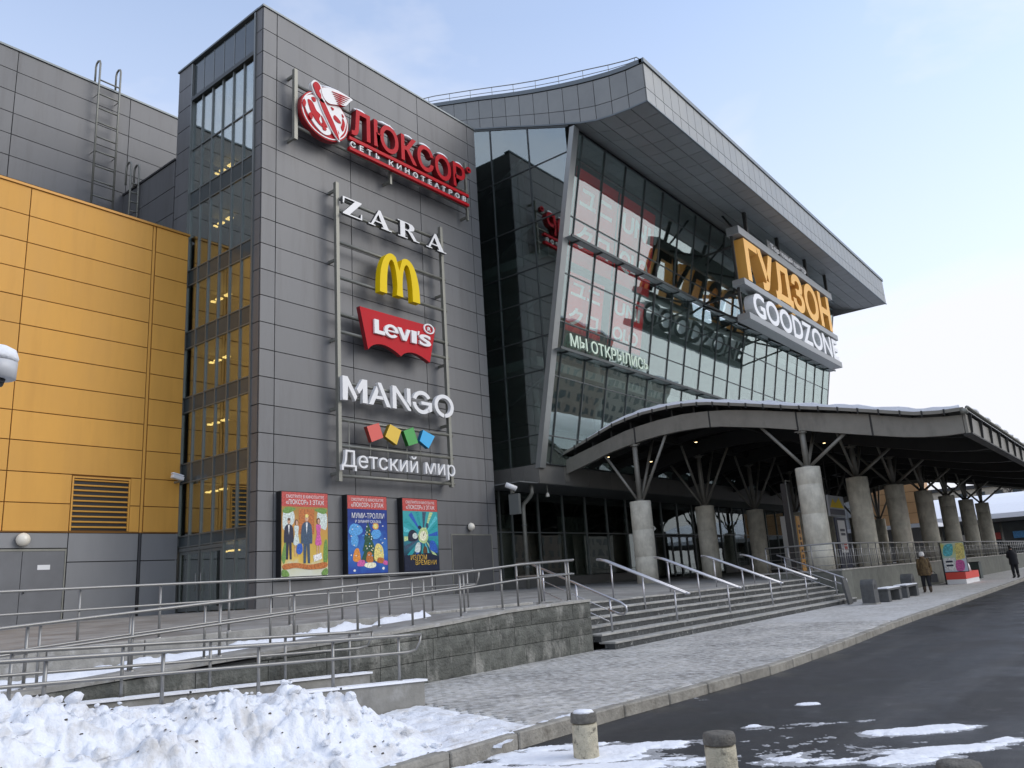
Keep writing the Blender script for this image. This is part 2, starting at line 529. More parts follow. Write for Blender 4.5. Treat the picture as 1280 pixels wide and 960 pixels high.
def flat_word(text, x0, x1, zb, zc, yf, bold=0.0):
    """letter faces only, for print: returns verts, faces (facing -Y)"""
    V, F, N = glyph(text, bold, 0.0)
    lx, rx = min(v.x for v in V), max(v.x for v in V)
    H = glyph('Н', bold, 0.0)[0]
    h0, h1 = min(v.y for v in H), max(v.y for v in H)
    sx = (x1 - x0) / (rx - lx); sz = (zc - zb) / (h1 - h0)
    return [Vector(((v.x - lx) * sx + x0, yf, (v.y - h0) * sz + zb)) for v in V], F

def shape(loops, depth):
    """filled 2-D outline with holes -> verts, faces, normals (centred on z=0)"""
    c = bpy.data.curves.new("s", 'CURVE'); c.dimensions = '2D'; c.fill_mode = 'BOTH'; c.extrude = depth / 2
    for lp in loops:
        s = c.splines.new('POLY'); s.points.add(len(lp) - 1); s.use_cyclic_u = True
        for p, q in zip(s.points, lp): p.co = (q[0], q[1], 0, 1)
    return curve_mesh(c)

def cut(name, parent, mats, loops, yf, depth):
    """a sign shape facing -Y: loops are (x, z) in world metres; front at yf"""
    V, F, N = shape(loops, depth)
    mm = list(mats) if isinstance(mats, (list, tuple)) else [mats]
    vs = [Vector((v.x, yf + depth / 2 - v.z, v.y)) for v in V]
    mi = [0 if (len(mm) == 1 or n.z > 0.7) else 1 for n in N]
    return geo(name, parent, mm, vs, F, mi=mi, origin=(loops[0][0][0], yf, loops[0][0][1]))

def ellipse(cx, cz, rx, rz, n=28, a0=0, a1=2 * math.pi):
    full = abs(a1 - a0 - 2 * math.pi) < 1e-6
    return [(cx + rx * math.cos(a0 + (a1 - a0) * i / (n if full else n - 1)),
             cz + rz * math.sin(a0 + (a1 - a0) * i / (n if full else n - 1))) for i in range(n)]

def lerp_table(tab, x):
    if x <= tab[0][0]: return tab[0][1]
    for (a, va), (b, vb) in zip(tab, tab[1:]):
        if x <= b: return va + (vb - va) * (x - a) / (b - a)
    return tab[-1][1]

def fbm(x, y, z=0.0, o=4, lac=2.1, h=0.5):
    v, a, f = 0.0, 1.0, 1.0
    for _ in range(o):
        v += a * noise.noise((x * f, y * f, z * f)); a *= h; f *= lac
    return v

def field(name, m, x0, x1, y0, y1, res, hfun, basefun, parent=None, minh=0.004, smooth=True, sink=0.01):
    """a sheet of snow or the like lying on basefun, only where hfun(x, y) > minh"""
    nx, ny = int((x1 - x0) / res) + 1, int((y1 - y0) / res) + 1
    H = [[hfun(x0 + i * res, y0 + j * res) for i in range(nx)] for j in range(ny)]
    idx, V, F = {}, [], []
    def vid(i, j):
        k = (i, j)
        if k not in idx:
            idx[k] = len(V)
            x, y = x0 + i * res, y0 + j * res
            h = H[j][i]
            V.append((x, y, basefun(x, y) + (h if h > minh else -sink)))
        return idx[k]
    for j in range(ny - 1):
        for i in range(nx - 1):
            if max(H[j][i], H[j][i + 1], H[j + 1][i], H[j + 1][i + 1]) > minh:
                F.append((vid(i, j), vid(i + 1, j), vid(i + 1, j + 1), vid(i, j + 1)))
    if not V: return None
    return geo(name, parent, m, V, F, smooth=smooth)
# ================================================================== GROUND
def tz(x, y):
    """terrace level"""
    return 0.96 + 0.25 * min(1, max(0, (y - 11.4)) / 15.0) if y < 26.4 else 1.21

def kerb_y(x):
    return lerp_table([(-60, 6.2), (5.4, 5.70), (7.5, 5.62), (9, 5.56), (10.6, 5.42), (13.4, 5.26), (17.4, 5.36), (22, 5.6),
                       (28.7, 5.78), (39.5, 6.05), (52, 6.4), (70, 6.9), (100, 7.8), (160, 9.5)], x)

g = geo("ground", None, CONCG, box_verts(-900, 1200, -900, 1200, -0.6, -0.4), BOXF); kind(g, 'structure')
V, F = [], []
xs = [-80 + 4 * i for i in range(76)]
for x in xs:
    V += [(x, -34, -0.13), (x, -10, -0.13), (x, kerb_y(x) + 0.06, -0.13)]
for i in range(len(xs) - 1):
    a = i * 3
    F += [(a, a + 3, a + 4, a + 1), (a + 1, a + 4, a + 5, a + 2)]
road = geo("road", None, ASPH, V, F); kind(road, 'structure')

pavement = kind(geo("pavement", None, PAVE,
    [(7.45, 5.66, -0.012), (8.32, 8.35, -0.012), (8.32, 10.3, -0.012), (22.6, 10.3, -0.012), (22.6, kerb_y(22.6) + .05, -0.012),
     (17.4, kerb_y(17.4) + .05, -0.012), (13.4, kerb_y(13.4) + .05, -0.012), (10.6, kerb_y(10.6) + .05, -0.012), (9, kerb_y(9) + .05, -0.012)],
    [tuple(range(9))[::-1]]), 'structure')
# paving stones: the nearest 300 one by one, the others joined
cells = []
row, y = 0, 5.45
while y < 10.25:
    x = 7.3 - (0.1 if row % 2 else 0)
    while x < 22.5:
        cx, cy = x + .1, y + .05
        if cy > kerb_y(cx) + 0.20 and cx - 7.47 > (cy - 5.66) * 0.322 + 0.12 and cy < 10.18:
            cells.append((cx, cy))
        x += .2
    y += .1; row += 1
cells.sort(key=lambda c: c[0] ** 2 + c[1] ** 2)
for i, (cx, cy) in enumerate(cells[:300]):
    zt = random.uniform(-.002, .003)
    box("paver", pavement, PAVER, cx - .0955, cx + .0955, cy - .0455, cy + .0455, zt - .05, zt)
V, F = [], []
for cx, cy in cells[300:]:
    zt = random.uniform(-.002, .003); b = len(V); e = .0955; f = .0455
    V += [(cx - e, cy - f, -.03), (cx + e, cy - f, -.03), (cx + e, cy + f, -.03), (cx - e, cy + f, -.03),
          (cx - e, cy - f, zt), (cx + e, cy - f, zt), (cx + e, cy + f, zt), (cx - e, cy + f, zt)]
    F += [(b + 4, b + 5, b + 6, b + 7), (b, b + 1, b + 5, b + 4), (b + 1, b + 2, b + 6, b + 5), (b + 3, b, b + 4, b + 7)]
kind(geo("paver_field", pavement, PAVER, V, F), 'stuff')
V, F = [], []
xs = [22.6, 25, 28.7, 34, 39.5, 46, 52, 70, 100, 160]
for x in xs: V += [(x, kerb_y(x) + .05, 0.0), (x, 10.3, 0.0)]
for i in range(len(xs) - 1): F.append((2 * i, 2 * i + 2, 2 * i + 3, 2 * i + 1))
kind(geo("pavement_beyond", pavement, FARP, V, F), 'structure')
verge = kind(geo("verge", None, CONCG, [(-40, 6.1, -.03), (7.47, 5.66, -.03), (8.32, 8.35, -.03), (-40, 8.4, -.03)], [(0, 1, 2, 3)]), 'structure')

kerb = thing("kerb", "long row of stained grey kerb stones along the edge of the dark road", "kerb", (7.5, 5.6, -.13))
x = -2.0
while x < 110:
    L = 1.0 if x < 60 else 3.0
    ya, yb = kerb_y(x), kerb_y(x + L)
    dz = random.uniform(-.008, .006)
    ang = math.atan2(yb - ya, L)
    box("kerb_stone", kerb, KERB, x + .008, x + L - .008, (ya + yb) / 2, (ya + yb) / 2 + .16, -.3, 0.012 + dz + (.02 if x < 7.5 else 0), (0, 0, ang), bev=0.015)
    x += L

# terrace: one sloping slab
V, F = [], []
outline = []
ys = [11.4, 12, 13, 16, 20, 26.4, 32]
for y in ys: V += [(15.55, y, tz(15.55, y)), (100, y, tz(100, y))]
for i in range(len(ys) - 1): F.append((2 * i, 2 * i + 1, 2 * i + 3, 2 * i + 2))
b = len(V)
ysl = [12.98, 16, 20, 26.4, 32]
for y in ysl: V += [(-14, y, tz(0, y) + .02), (15.55, y, tz(0, y))]
for i in range(len(ysl) - 1): F.append((b + 2 * i, b + 2 * i + 1, b + 2 * i + 3, b + 2 * i + 2))
b = len(V)
V += [(33.6, 10.5, 1.05), (100, 10.5, 1.05), (100, 11.4, .96), (33.6, 11.4, .96)]
F.append((b, b + 1, b + 2, b + 3))
terrace = kind(geo("terrace", None, TERR, V, F), 'structure')
# front kerb of the left terrace, stone by stone
x = -2.0
while x < 15.4:
    box("edge_stone", terrace, COPE, x + .006, x + 1.44, 12.84, 13.1, .35, tz(x, 13) + .055, bev=.012)
    x += 1.45

# ramp surfaces
def up_z(x): return 0.985 - 0.048 * max(0, 12.9 - x)
def lo_z(x): return max(-0.005, 0.062 * (8.3 - x))
V = [(15.55, 10.55, .985), (15.55, 12.9, .985), (12.9, 10.55, .985), (12.9, 12.9, .985), (1.0, 10.55, up_z(1)), (1.0, 12.9, up_z(1)), (-3, 10.55, up_z(1)), (-3, 12.9, up_z(1))]
ramp = kind(geo("upper_ramp", None, TERR, V, [(0, 1, 3, 2), (2, 3, 5, 4), (4, 5, 7, 6)]), 'structure')
V = [(8.35, 8.4, -.005), (8.35, 10.3, -.005), (1.0, 8.4, lo_z(1)), (1.0, 10.3, lo_z(1)), (-3, 8.4, lo_z(1)), (-3, 12.9, up_z(1))]
ramp2 = kind(geo("lower_ramp", None, TERR, V, [(0, 1, 3, 2), (2, 3, 5, 4)]), 'structure')
for yy, nm, xr, base in ((8.32, "front", 8.33, .31), (9.92, "back", 8.76, .33)):
    t = thing("ramp_kerb", "low grey concrete kerb with snowy top on the open side of the lower ramp" if nm == "front"
              else "low concrete kerb between the lower ramp and the dark granite wall", "kerb", (xr, yy, 0), "concrete kerbs of the lower ramp")
    x = xr
    while x > -1:
        xa = max(-1.2, x - 1.5)
        sl = .058 if nm == "front" else .043
        za, zb = base + sl * (xr - x), base + sl * (xr - xa)
        prism("kerb_block", t, CONCG, [(x - .004, -.1), (x - .004, za), (xa + .004, zb), (xa + .004, -.1)], 'y', yy, yy + .16)
        prism("snow_cap", t, SNOWC, [(x + .03, za + .002), (x + .03, za + .03), (xa, zb + .03), (xa, zb + .002)], 'y', yy - .03, yy + .18)
        x = xa

# rough granite blocks
def rough_block(name, parent, m, x0, x1, y, th, z0, zl, zr, nx=5, nz=3, amp=.014):
    V, F = [], []
    for j in range(nz + 1):
        for i in range(nx + 1):
            x = x0 + (x1 - x0) * i / nx
            zt = zl + (zr - zl) * i / nx
            z = z0 + (zt - z0) * j / nz
            edge = i in (0, nx) or j in (0, nz)
            d = 0 if edge else -.008 - amp * (1 + noise.noise((x * 3.1, z * 4.3, y)))
            V.append((x, y + d, z))
    w = nx + 1
    for j in range(nz):
        for i in range(nx): F.append((j * w + i, j * w + i + 1, (j + 1) * w + i + 1, (j + 1) * w + i))
    b = len(V)
    V += [(x0, y + th, z0), (x1, y + th, z0), (x1, y + th, zr), (x0, y + th, zl)]
    F.append((nz * w, nz * w + nx, b + 2, b + 3))
    F.append((0, nz * w, b + 3, b)); F.append((nx, b + 1, b + 2, nz * w + nx)); F.append((b, b + 3, b + 2, b + 1))
    # close the fans along split edges
    return geo(name, parent, m, V, F, smooth=False)

def wall_top(x):
    return lerp_table([(1, .62), (4.2, .72), (5.6, .775), (7.14, .84), (8.74, .88), (10, .91), (11.15, .96), (12.8, 1.055), (15.45, 1.085)], x)

gw = thing("granite_wall", "dark rough granite retaining wall left of the steps, sloping down along the ramp", "wall", (15.4, 10.2, 0))
box("core", gw, GREYD, -2, 15.40, 10.24, 10.5, -.2, .60)
prism("core", gw, GREYD, [(1, .5), (15.4, .5), (15.4, 1.0), (12.8, .97), (8.7, .80), (1, .54)], 'y', 10.24, 10.5)
for row, (za, zb) in enumerate(((-.1, .35), (.36, .70), (.71, 1.2))):
    x = 15.45; k = 0
    while x > 0.4:
        L = random.uniform(.95, 1.6)
        if k == 0: L = (.9, 1.45, .7)[row]
        xa = x - L
        tl, tr = wall_top(xa) - .055, wall_top(x) - .055
        l, r = min(zb, tl), min(zb, tr)
        if min(l, r) > za + .03:
            rough_block("granite_block", gw, GRAN, xa + .006, x - .006, 10.2, .2, za, l, r)
        x = xa; k += 1
x = 15.45
while x > 0.4:
    xa = x - 1.5
    prism("coping_slab", gw, COPE, [(x - .004, wall_top(x) - .05), (x - .004, wall_top(x)), (xa + .004, wall_top(xa)), (xa + .004, wall_top(xa) - .05)], 'y', 10.17, 10.58)
    x = xa
# return along the steps
for i, (ya, yb) in enumerate(((10.6, 11.0), (11.0, 11.42))):
    box("return_block", gw, GRAN, 15.12, 15.5, ya + .005, yb - .005, -.1, 1.03)
    box("coping_slab", gw, COPE, 15.08, 15.53, ya + .004, yb - .004, 1.032, 1.083)

# ------------------------------------------------------------------ steps
steps = thing("entrance_steps", "broad flight of six worn granite steps up to the covered entrance", "steps", (24, 10, 0))
SX0, SX1 = 15.6, 33.45
for i in range(6):
    yf = 9.75 + .33 * i
    zt = .16 * (i + 1)
    x = SX0 - (.0 if i else .25) + (.25 if i == 0 else 0)
    first = random.uniform(.6, 1.5)
    while x < SX1 - .01:
        xe = min(SX1, x + first); first = 1.5
        if SX1 - xe < .3: xe = SX1
        dz = random.uniform(-.004, .004)
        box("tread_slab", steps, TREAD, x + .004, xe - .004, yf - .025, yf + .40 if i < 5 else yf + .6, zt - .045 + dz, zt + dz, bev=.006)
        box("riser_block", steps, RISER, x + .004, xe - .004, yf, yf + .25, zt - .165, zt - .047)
        x = xe

# ------------------------------------------------------------------ right hand wall
rw = thing("granite_wall", "greenish grey granite retaining wall right of the steps, under a picket railing", "wall", (34, 10.15, 0))
box("core", rw, GREYD, 33.6, 110, 10.22, 10.45, -.2, 1.1)
x = 33.52
while x < 110:
    L = 1.25 if x < 75 else 5
    rough_block("granite_slab", rw, GRANR, x + .005, x + L - .005, 10.15, .08, -.1, 1.19, 1.19, 4, 3, .004)
    box("coping_slab", rw, COPE, x + .004, x + L - .004, 10.12, 10.6, 1.195, 1.25)
    x += L
for k in range(3):
    ya = 10.24 + k * .95
    box("return_slab", rw, GRANR, 33.5, 33.58, ya, ya + .94, -.1, 1.19)
    box("coping_slab", rw, COPE, 33.47, 33.95, ya + .38, ya + 1.32, 1.192, 1.248)

# ================================================================== TOWER
TX0, TX1, TY, TZ = 17.62, 31.52, 26.0, 26.62
tower = thing("cinema_tower", "tall grey panelled tower carrying the shop signs, with a glazed staircase on its left side", "building", (TX0, TY, 1.1))
box("core_wall", tower, GREYD, TX0 + .7, TX1 - .06, 32.1, 32.85, 1.0, TZ - .15)
box("core_wall", tower, GREYD, TX0 + .7, TX1 - .06, TY + .05, TY + .55, 1.0, TZ - .15)
box("core_wall", tower, GREYD, TX1 - .4, TX1 - .06, TY + .55, 32.1, 1.0, TZ - .15)
box("roof_slab", tower, GREYD, TX0 + .3, TX1 - .4, TY + .55, 32.1, 25.9, TZ - .16)
box("core_wall", tower, GREYD, TX0 + .05, TX0 + .7, TY + .05, TY + .55, 1.0, TZ - .15)
colx = [TX0, 18.32, 22.37, 26.93, 30.86, TX1]
rowz = [TZ - 1.113 * k for k in range(24)]
rowz[23] = 1.05
GAP = .018
def face_y(parent, name, m, xs, zs, y, th=.05, skip=None, gap=GAP):
    for i in range(len(xs) - 1):
        for j in range(len(zs) - 1):
            if skip and skip(i, j): continue
            box(name, parent, m, xs[i] + gap, xs[i + 1] - gap, y, y + th, zs[j + 1] + gap, zs[j] - gap, (R(random.uniform(-.22, .22)), 0, R(random.uniform(-.12, .12))))
def face_x(parent, name, m, ys, zs, x, th=.05, gap=GAP, skip=None):
    for i in range(len(ys) - 1):
        for j in range(len(zs) - 1):
            if skip and skip(i, j): continue
            box(name, parent, m, x, x + th, ys[i] + gap, ys[i + 1] - gap, zs[j + 1] + gap, zs[j] - gap, (0, R(random.uniform(-.22, .22)), R(random.uniform(-.15, .15))))
face_y(tower, "cladding_panel", GREY, colx, rowz, TY, skip=lambda i, j: i == 3 and j >= 21)
face_y(tower, "cladding_panel", GREY, [26.93, 28.12], rowz[21:], TY)
# corner strips on the left side and the strip behind the glazing
face_x(tower, "corner_panel", GREY, [TY + .06, 26.58], rowz, TX0)
zs_b = [z for z in rowz if z > 15.5]
face_x(tower, "corner_panel", GREY, [31.66, 32.9], zs_b, TX0)
box("core_wall", tower, GREYD, TX0 + .06, TX0 + 1, 31.7, 32.88, 14, TZ - .1)
box("core_wall", tower, GREYD, TX0 + .06, TX1 - .06, 32.0, 32.86, 15, TZ - .2)
# right side, standing clear of the hall glass
face_x(tower, "side_panel", GREY, [TY + .06, TY + 1.5, TY + 4.5], rowz, TX1 - .05)
# parapet cap
box("parapet_cap", tower, CAPM, TX0 - .05, TX1 + .04, TY - .05, TY + .35, TZ - .005, TZ + .085)
box("parapet_cap", tower, CAPM, TX0 - .06, TX0 + .35, TY + .352, 32.95, TZ - .004, TZ + .084)
# staircase glazing
sty = [26.62, 27.45, 28.28, 29.11, 29.94, 30.77, 31.6]
levels = [(3.79, 4.23), (6.42, 7.22), (9.42, 10.07), (12.28, 13.03), (15.2, 15.91), (18.97, 19.76)]
GX = TX0 + .10
for k in range(6):
    ya, yb = sty[k] + .03, sty[k + 1] - .03
    box("spandrel_pane", tower, TEAL, GX - .03, GX + .03, ya, yb, 24.66, 26.5)
    for za, zb in levels:
        box("spandrel_pane", tower, TEAL, GX - .02, GX + .03, ya, yb, za + .025, zb - .025)
    zz = [1.22] + [v for p in levels for v in p] + [21.95, 21.95, 24.5]
    for a in range(0, len(zz), 2):
        if a == 0 and k >= 2: continue                     # the door stands there
        za, zb = zz[a] + .03, zz[a + 1] - .03
        o = box("pane", tower, GLST, GX - .012, GX + .012, ya, yb, za, zb,
                (0, R(random.uniform(-.10, .10)), R(random.uniform(-.12, .12))))
for y in sty:
    box("mullion", tower, MULL, GX - .07, GX + .06, y - .03, y + .03, 1.2, 24.52)
for za, zb in levels:
    for z in (za, zb):
        box("transom", tower, MULL, GX - .055, GX + .05, 26.62, 31.6, z - .026, z + .026)
box("transom", tower, MULL, GX - .055, GX + .05, 26.62, 31.6, 21.925, 21.975)
for y in sty[1:-1]:
    box("spandrel_joint", tower, MULL, GX - .045, GX + .02, y - .02, y + .02, 24.66, 26.5)
box("head_beam", tower, MULD, TX0 - .05, TX0 + .3, 26.6, 31.62, 24.49, 24.68)
box("jamb", tower, MULL, TX0 - .06, TX0 + .12, 26.5, 26.6, 1.1, 26.55)
box("jamb", tower, MULL, TX0 - .05, TX0 + .12, 31.6, 31.68, 15.2, 26.5)
# staircase inside: landings, back wall and lit ceiling lamps
box("stair_back_wall", tower, INWALL, 22.4, 22.6, 26.6, 31.5, 1.0, 26.4)
for za, zb in levels + [(21.7, 22.0)]:
    box("landing", tower, INFLOOR, TX0 + .25, 22.4, 26.6, 31.8, za + .06, zb - .1)
for za in (3.79, 6.42, 9.42, 12.28, 15.2, 18.97, 21.7):
    for yl, hw in (((30.8, .17), (31.5, .17), (31.98, .07)) if za > 4 else ((29.9, .28), (30.6, .1))):
        box("ceiling_lamp", tower, LAMPE, 19.1, 19.3, yl - hw, yl + hw, za - .26, za - .20)
        box("lamp_rod", tower, MULD, 19.18, 19.22, yl - .02, yl + .02, za - .2, za + .08)
# staircase entrance door
d = box("door_frame", tower, MULL, GX - .06, GX + .05, 28.28, 31.5, 3.60, 3.74)
for k, (ya, yb) in enumerate(((28.34, 29.85), (29.93, 31.44))):
    lf = box("door", tower, GLST, GX - .02, GX + .02, ya + .1, yb - .1, 1.4, 3.48)
    box("stile", lf, MULL, GX - .045, GX + .04, ya, ya + .1, 1.25, 3.58)
    box("stile", lf, MULL, GX - .045, GX + .04, yb - .1, yb, 1.25, 3.58)
    box("rail", lf, MULL, GX - .044, GX + .039, ya + .1, yb - .1, 3.48, 3.58)
    box("rail", lf, MULL, GX - .044, GX + .039, ya + .1, yb - .1, 1.25, 1.4)
    tube("handle", lf, STEEL, [(GX - .1, (29.7 if k == 0 else 30.08), 2.0), (GX - .1, (29.7 if k == 0 else 30.08), 2.7)], .02, 6)
# service door in the front
dt = box("door", tower, DOORD, 28.17, 29.58, TY - .01, TY + .05, 1.2, 3.88)
tube("handle", dt, STEEL, [(29.45, TY - .05, 2.2), (29.45, TY - .05, 2.36)], .018, 6)
dt = box("door", tower, DOORD, 29.60, 31.0, TY - .01, TY + .05, 1.2, 3.88)
for xa, xb, za, zb in ((28.10, 28.165, 1.2, 3.95), (31.005, 31.07, 1.2, 3.95), (28.165, 31.005, 3.885, 3.95)):
    box("door_frame", tower, GALV, xa, xb, TY - .02, TY + .05, za, zb)

# ================================================================== ORANGE WING
WY = 31.39
wing = thing("orange_wing", "long orange panelled wing on a grey base, left of the tower", "building", (6, WY, 1.1))
box("core_wall", wing, GREYD, -30, 17.5, WY + .06, 60, .9, 17.3)
wz = [17.5, 16.33, 15.24, 14.15, 13.07, 11.98, 10.89, 9.82, 8.73, 7.65, 6.52, 5.42, 4.40]
wx = [-14.0, -9.0, -4.0, 1.05, 6.07, 11.06, 15.92]
def lskip(i, j): return i == 5 and j >= 10
for i in range(len(wx) - 1):
    face_y(wing, "orange_panel", YEL, [wx[i], wx[i + 1]], wz, WY, skip=lambda a, j, i=i: lskip(i, j))
face_y(wing, "orange_panel", YEL, [16.07, 17.56], wz, WY)
box("joint_strip", wing, YEL, 15.945, 16.045, WY + .02, WY + .06, 4.4, 17.5)
face_y(wing, "orange_panel", YEL, [11.06, 13.28], wz[10:], WY)
face_y(wing, "orange_panel", YEL, [15.5, 15.92], wz[10:], WY)
box("joint_backing", wing, YELJ, -14, 17.55, WY + .052, WY + .058, 4.4, 17.5)
box("parapet_cap", wing, mat("orange_cap", (0.50, 0.25, 0.045), .4, .2), -14, 17.6, WY - .06, WY + .4, 17.5, 17.6)
# louvre
lv = box("louvre", wing, BLACK, 13.33, 15.45, WY + .03, WY + .05, 4.46, 6.42)
for k in range(10):
    z = 4.58 + k * .195
    box("louvre_slat", lv, YEL, 13.36, 15.42, WY - .04, WY + .06, z - .012, z + .012, (R(38), 0, 0))
for xa, xb in ((13.29, 13.35), (15.43, 15.49)):
    box("louvre_frame", lv, YEL, xa, xb, WY - .02, WY + .05, 4.43, 6.46)
box("louvre_frame", lv, YEL, 13.35, 15.43, WY - .02, WY + .05, 6.40, 6.46)
face_y(wing, "base_panel", BASEP, [-14, -9, -4, 1.05, 6.07, 10.28], [4.36, 3.30, 1.1], WY)
face_y(wing, "base_panel", BASEP, [10.28, 13.28], [4.36, 3.80], WY)
face_y(wing, "base_panel", BASEP, [13.28, 15.92], [4.36, 3.30, 1.1], WY)
face_y(wing, "base_panel", BASEP, [16.03, 17.56], [4.36, 3.30, 1.1], WY)
tube("down_pipe", wing, GREYD, [(15.97, WY - .01, 1.1), (15.97, WY - .01, 4.36)], .045, 8)
box("drip_edge", wing, YELJ, -14, 17.56, WY - .03, WY + .05, 4.365, 4.398)
for k, (xa, xb) in enumerate(((10.34, 11.77), (11.79, 13.2))):
    lf = box("door", wing, DOORM, xa, xb, WY - .01, WY + .05, 1.18, 3.70)
    if k: 
        box("door_plate", lf, WHITE, 12.3, 12.72, WY - .02, WY - .011, 3.05, 3.22)
        tube("handle", lf, BLACK, [(11.9, WY - .06, 2.25), (11.9, WY - .06, 2.40)], .025, 6)
for xa, xb, za, zb in ((10.29, 10.335, 1.15, 3.78), (13.205, 13.25, 1.15, 3.78), (10.335, 13.205, 3.705, 3.78)):
    box("door_frame", wing, GALV, xa, xb, WY - .025, WY + .05, za, zb)

# ================================================================== UPPER BLOCK BEHIND
BY, BZ = 38.0, 27.62
upper = thing("upper_block", "grey panelled upper storey with a roof ladder, set back above the orange wing", "building", (8, BY, 17))
box("core_wall", upper, GREYD, -30, 30, BY + .05, 70, 14, BZ - .1)
bzs = [BZ - 1.1 * k for k in range(11)]
face_y(upper, "cladding_panel", GREY, [-13, -8, -2.6, 2.6, 7.45, 12.32, 17.72, 23], bzs, BY)
box("parapet_cap", upper, CAPM, -30, 30, BY - .06, BY + .4, BZ, BZ + .1)
link = thing("link_block", "low grey link block joining the back of the tower to the upper storey", "building", (TX0, 33, 16))
box("core_wall", link, GREYD, TX0 + .05, TX0 + 6, 32.92, 38, 14, 21.8)
face_x(link, "cladding_panel", GREY, [32.95, 36.0, 37.98], [21.95, 20.6, 19.25, 17.9, 16.5], TX0)
box("roof_edge", link, GREYD, TX0 - .05, TX0 + 6, 32.92, 37.99, 21.95, 22.05)
box("hatch", link, MULL, TX0 - .03, TX0 - .001, 33.9, 34.9, 17.6, 19.2)

def ladder(label, x0, x1, y, z0, z1, n, hoop, tie):
    t = thing("roof_ladder", label, "ladder", ((x0 + x1) / 2, y, z0), "roof access ladders")
    for x in (x0, x1):
        pts = [(x, y, z0), (x, y, z1)]
        if hoop:
            pts = [(x, y, z0), (x, y, z1 + .9)] + [(x, y + .25 - .25 * math.cos(a), z1 + .9 + .25 * math.sin(a)) for a in (R(45), R(90), R(135))] + [(x, y + .5, z1 + .9), (x, y + .5, z1)]
        tube("side_rail", t, GALV, pts, .05, 6)
    for k in range(n):
        z = z0 + .25 + k * (z1 - z0 - .3) / (n - 1)
        tube("rung", t, GALV, [(x0, y, z), (x1, y, z)], .04, 6)
        if tie and k % 4 == 1:
            for x in (x0, x1): tube("wall_bracket", t, GALV, [(x, y, z), (x, y + tie, z)], .02, 6)
    return t
ladder("tall galvanised ladder with hooped top rails against the grey upper storey", 15.88, 16.92, BY - .45, 19.4, BZ + .1, 11, True, .43)
ladder("short ladder beside the tall one, leaning out at the foot of the link block", 17.1, 17.5, 36.2, 17.6, 21.9, 9, True, 0)

# ================================================================== GLASS HALL
HX0, HX1, HBZ = 31.52, 73.6, 6.17
def Yg(z): return 23.27 - (z - 6.17) * .21655
LEAN = math.atan(.21655)
ROOF_T = [(15.14, 25.80), (16.2, 25.86), (17.1, 26.0), (18.5, 26.30), (20, 26.70), (21.5, 27.14), (23.1, 27.66), (25.4, 28.48), (27.9, 29.32), (29.1, 29.72), (32, 30.5), (34.5, 31.1)]
ROOF_B = [(15.14, 23.50), (16.5, 23.53), (17.8, 23.68), (19, 24.02), (20.2, 24.45), (21.7, 25.03), (23.3, 25.68), (26, 26.70), (29, 27.75), (32, 28.6), (34.5, 29.2)]
rt = lambda y: lerp_table(ROOF_T, y)
rb = lambda y: lerp_table(ROOF_B, y)
hall = thing("glass_hall", "wide glass entrance hall with an outward leaning front under a sweeping grey roof", "building", (HX0, 23.2, HBZ))
zr = [7.14, 8.51, 11.45, 12.67, 14.19, 16.6, 18.27, 19.53, 22.54, 23.86]
mx = [31.98] + [32.4 + 2.2 * k for k in range(19)] + [HX1 - .1]
for i in range(len(mx) - 1):
    for j in range(len(zr) - 1):
        za, zb = zr[j] + .03, zr[j + 1] - .03
        zc = (za + zb) / 2
        h = (zb - za) / math.cos(LEAN)
        xa, xb = mx[i] + .028, mx[i + 1] - .028
        me_key = ('pane', round(xb - xa, 3), round(h, 3))
        if me_key not in MC:
            hx = (xb - xa) / 2
            MC[me_key] = mesh("pane", box_verts(-hx, hx, -.012, .012, -h / 2, h / 2), BOXF, GLSF)
        put("pane", MC[me_key], hall, ((xa + xb) / 2, Yg(zc), zc), (LEAN + R(random.uniform(-.14, .14)), R(random.uniform(-.03, .03)), R(random.uniform(-.16, .16))))
def lean_bar(name, m, x0, x1, z0, z1, off, th):
    prism(name, hall, m, [(Yg(z0) - off, z0), (Yg(z1) - off, z1), (Yg(z1) - off + th, z1), (Yg(z0) - off + th, z0)], 'x', x0, x1)
for x in mx[1:-1]:
    lean_bar("mullion", MULD, x - .03, x + .03, 7.1, 23.9, .06, .16)
for z in zr:
    if z in (12.67, 18.27): continue
    box("transom", hall, MULD, HX0 + .2, HX1, Yg(z) - .045, Yg(z) + .08, z - .027, z + .027)
for z in (12.67, 18.27):
    box("ledge", hall, MULD, HX0 + .1, HX1 + .1, Yg(z) - .55, Yg(z) - .47, z - .07, z + .07)
    box("ledge_slab", hall, MULL, HX0 + .1, HX1 + .1, Yg(z) - .468, Yg(z) - .05, z - .02, z + .02)
    for x in mx[1:-1]:
        box("ledge_bracket", hall, MULD, x - .03, x + .03, Yg(z) - .466, Yg(z), z - .10, z - .022)
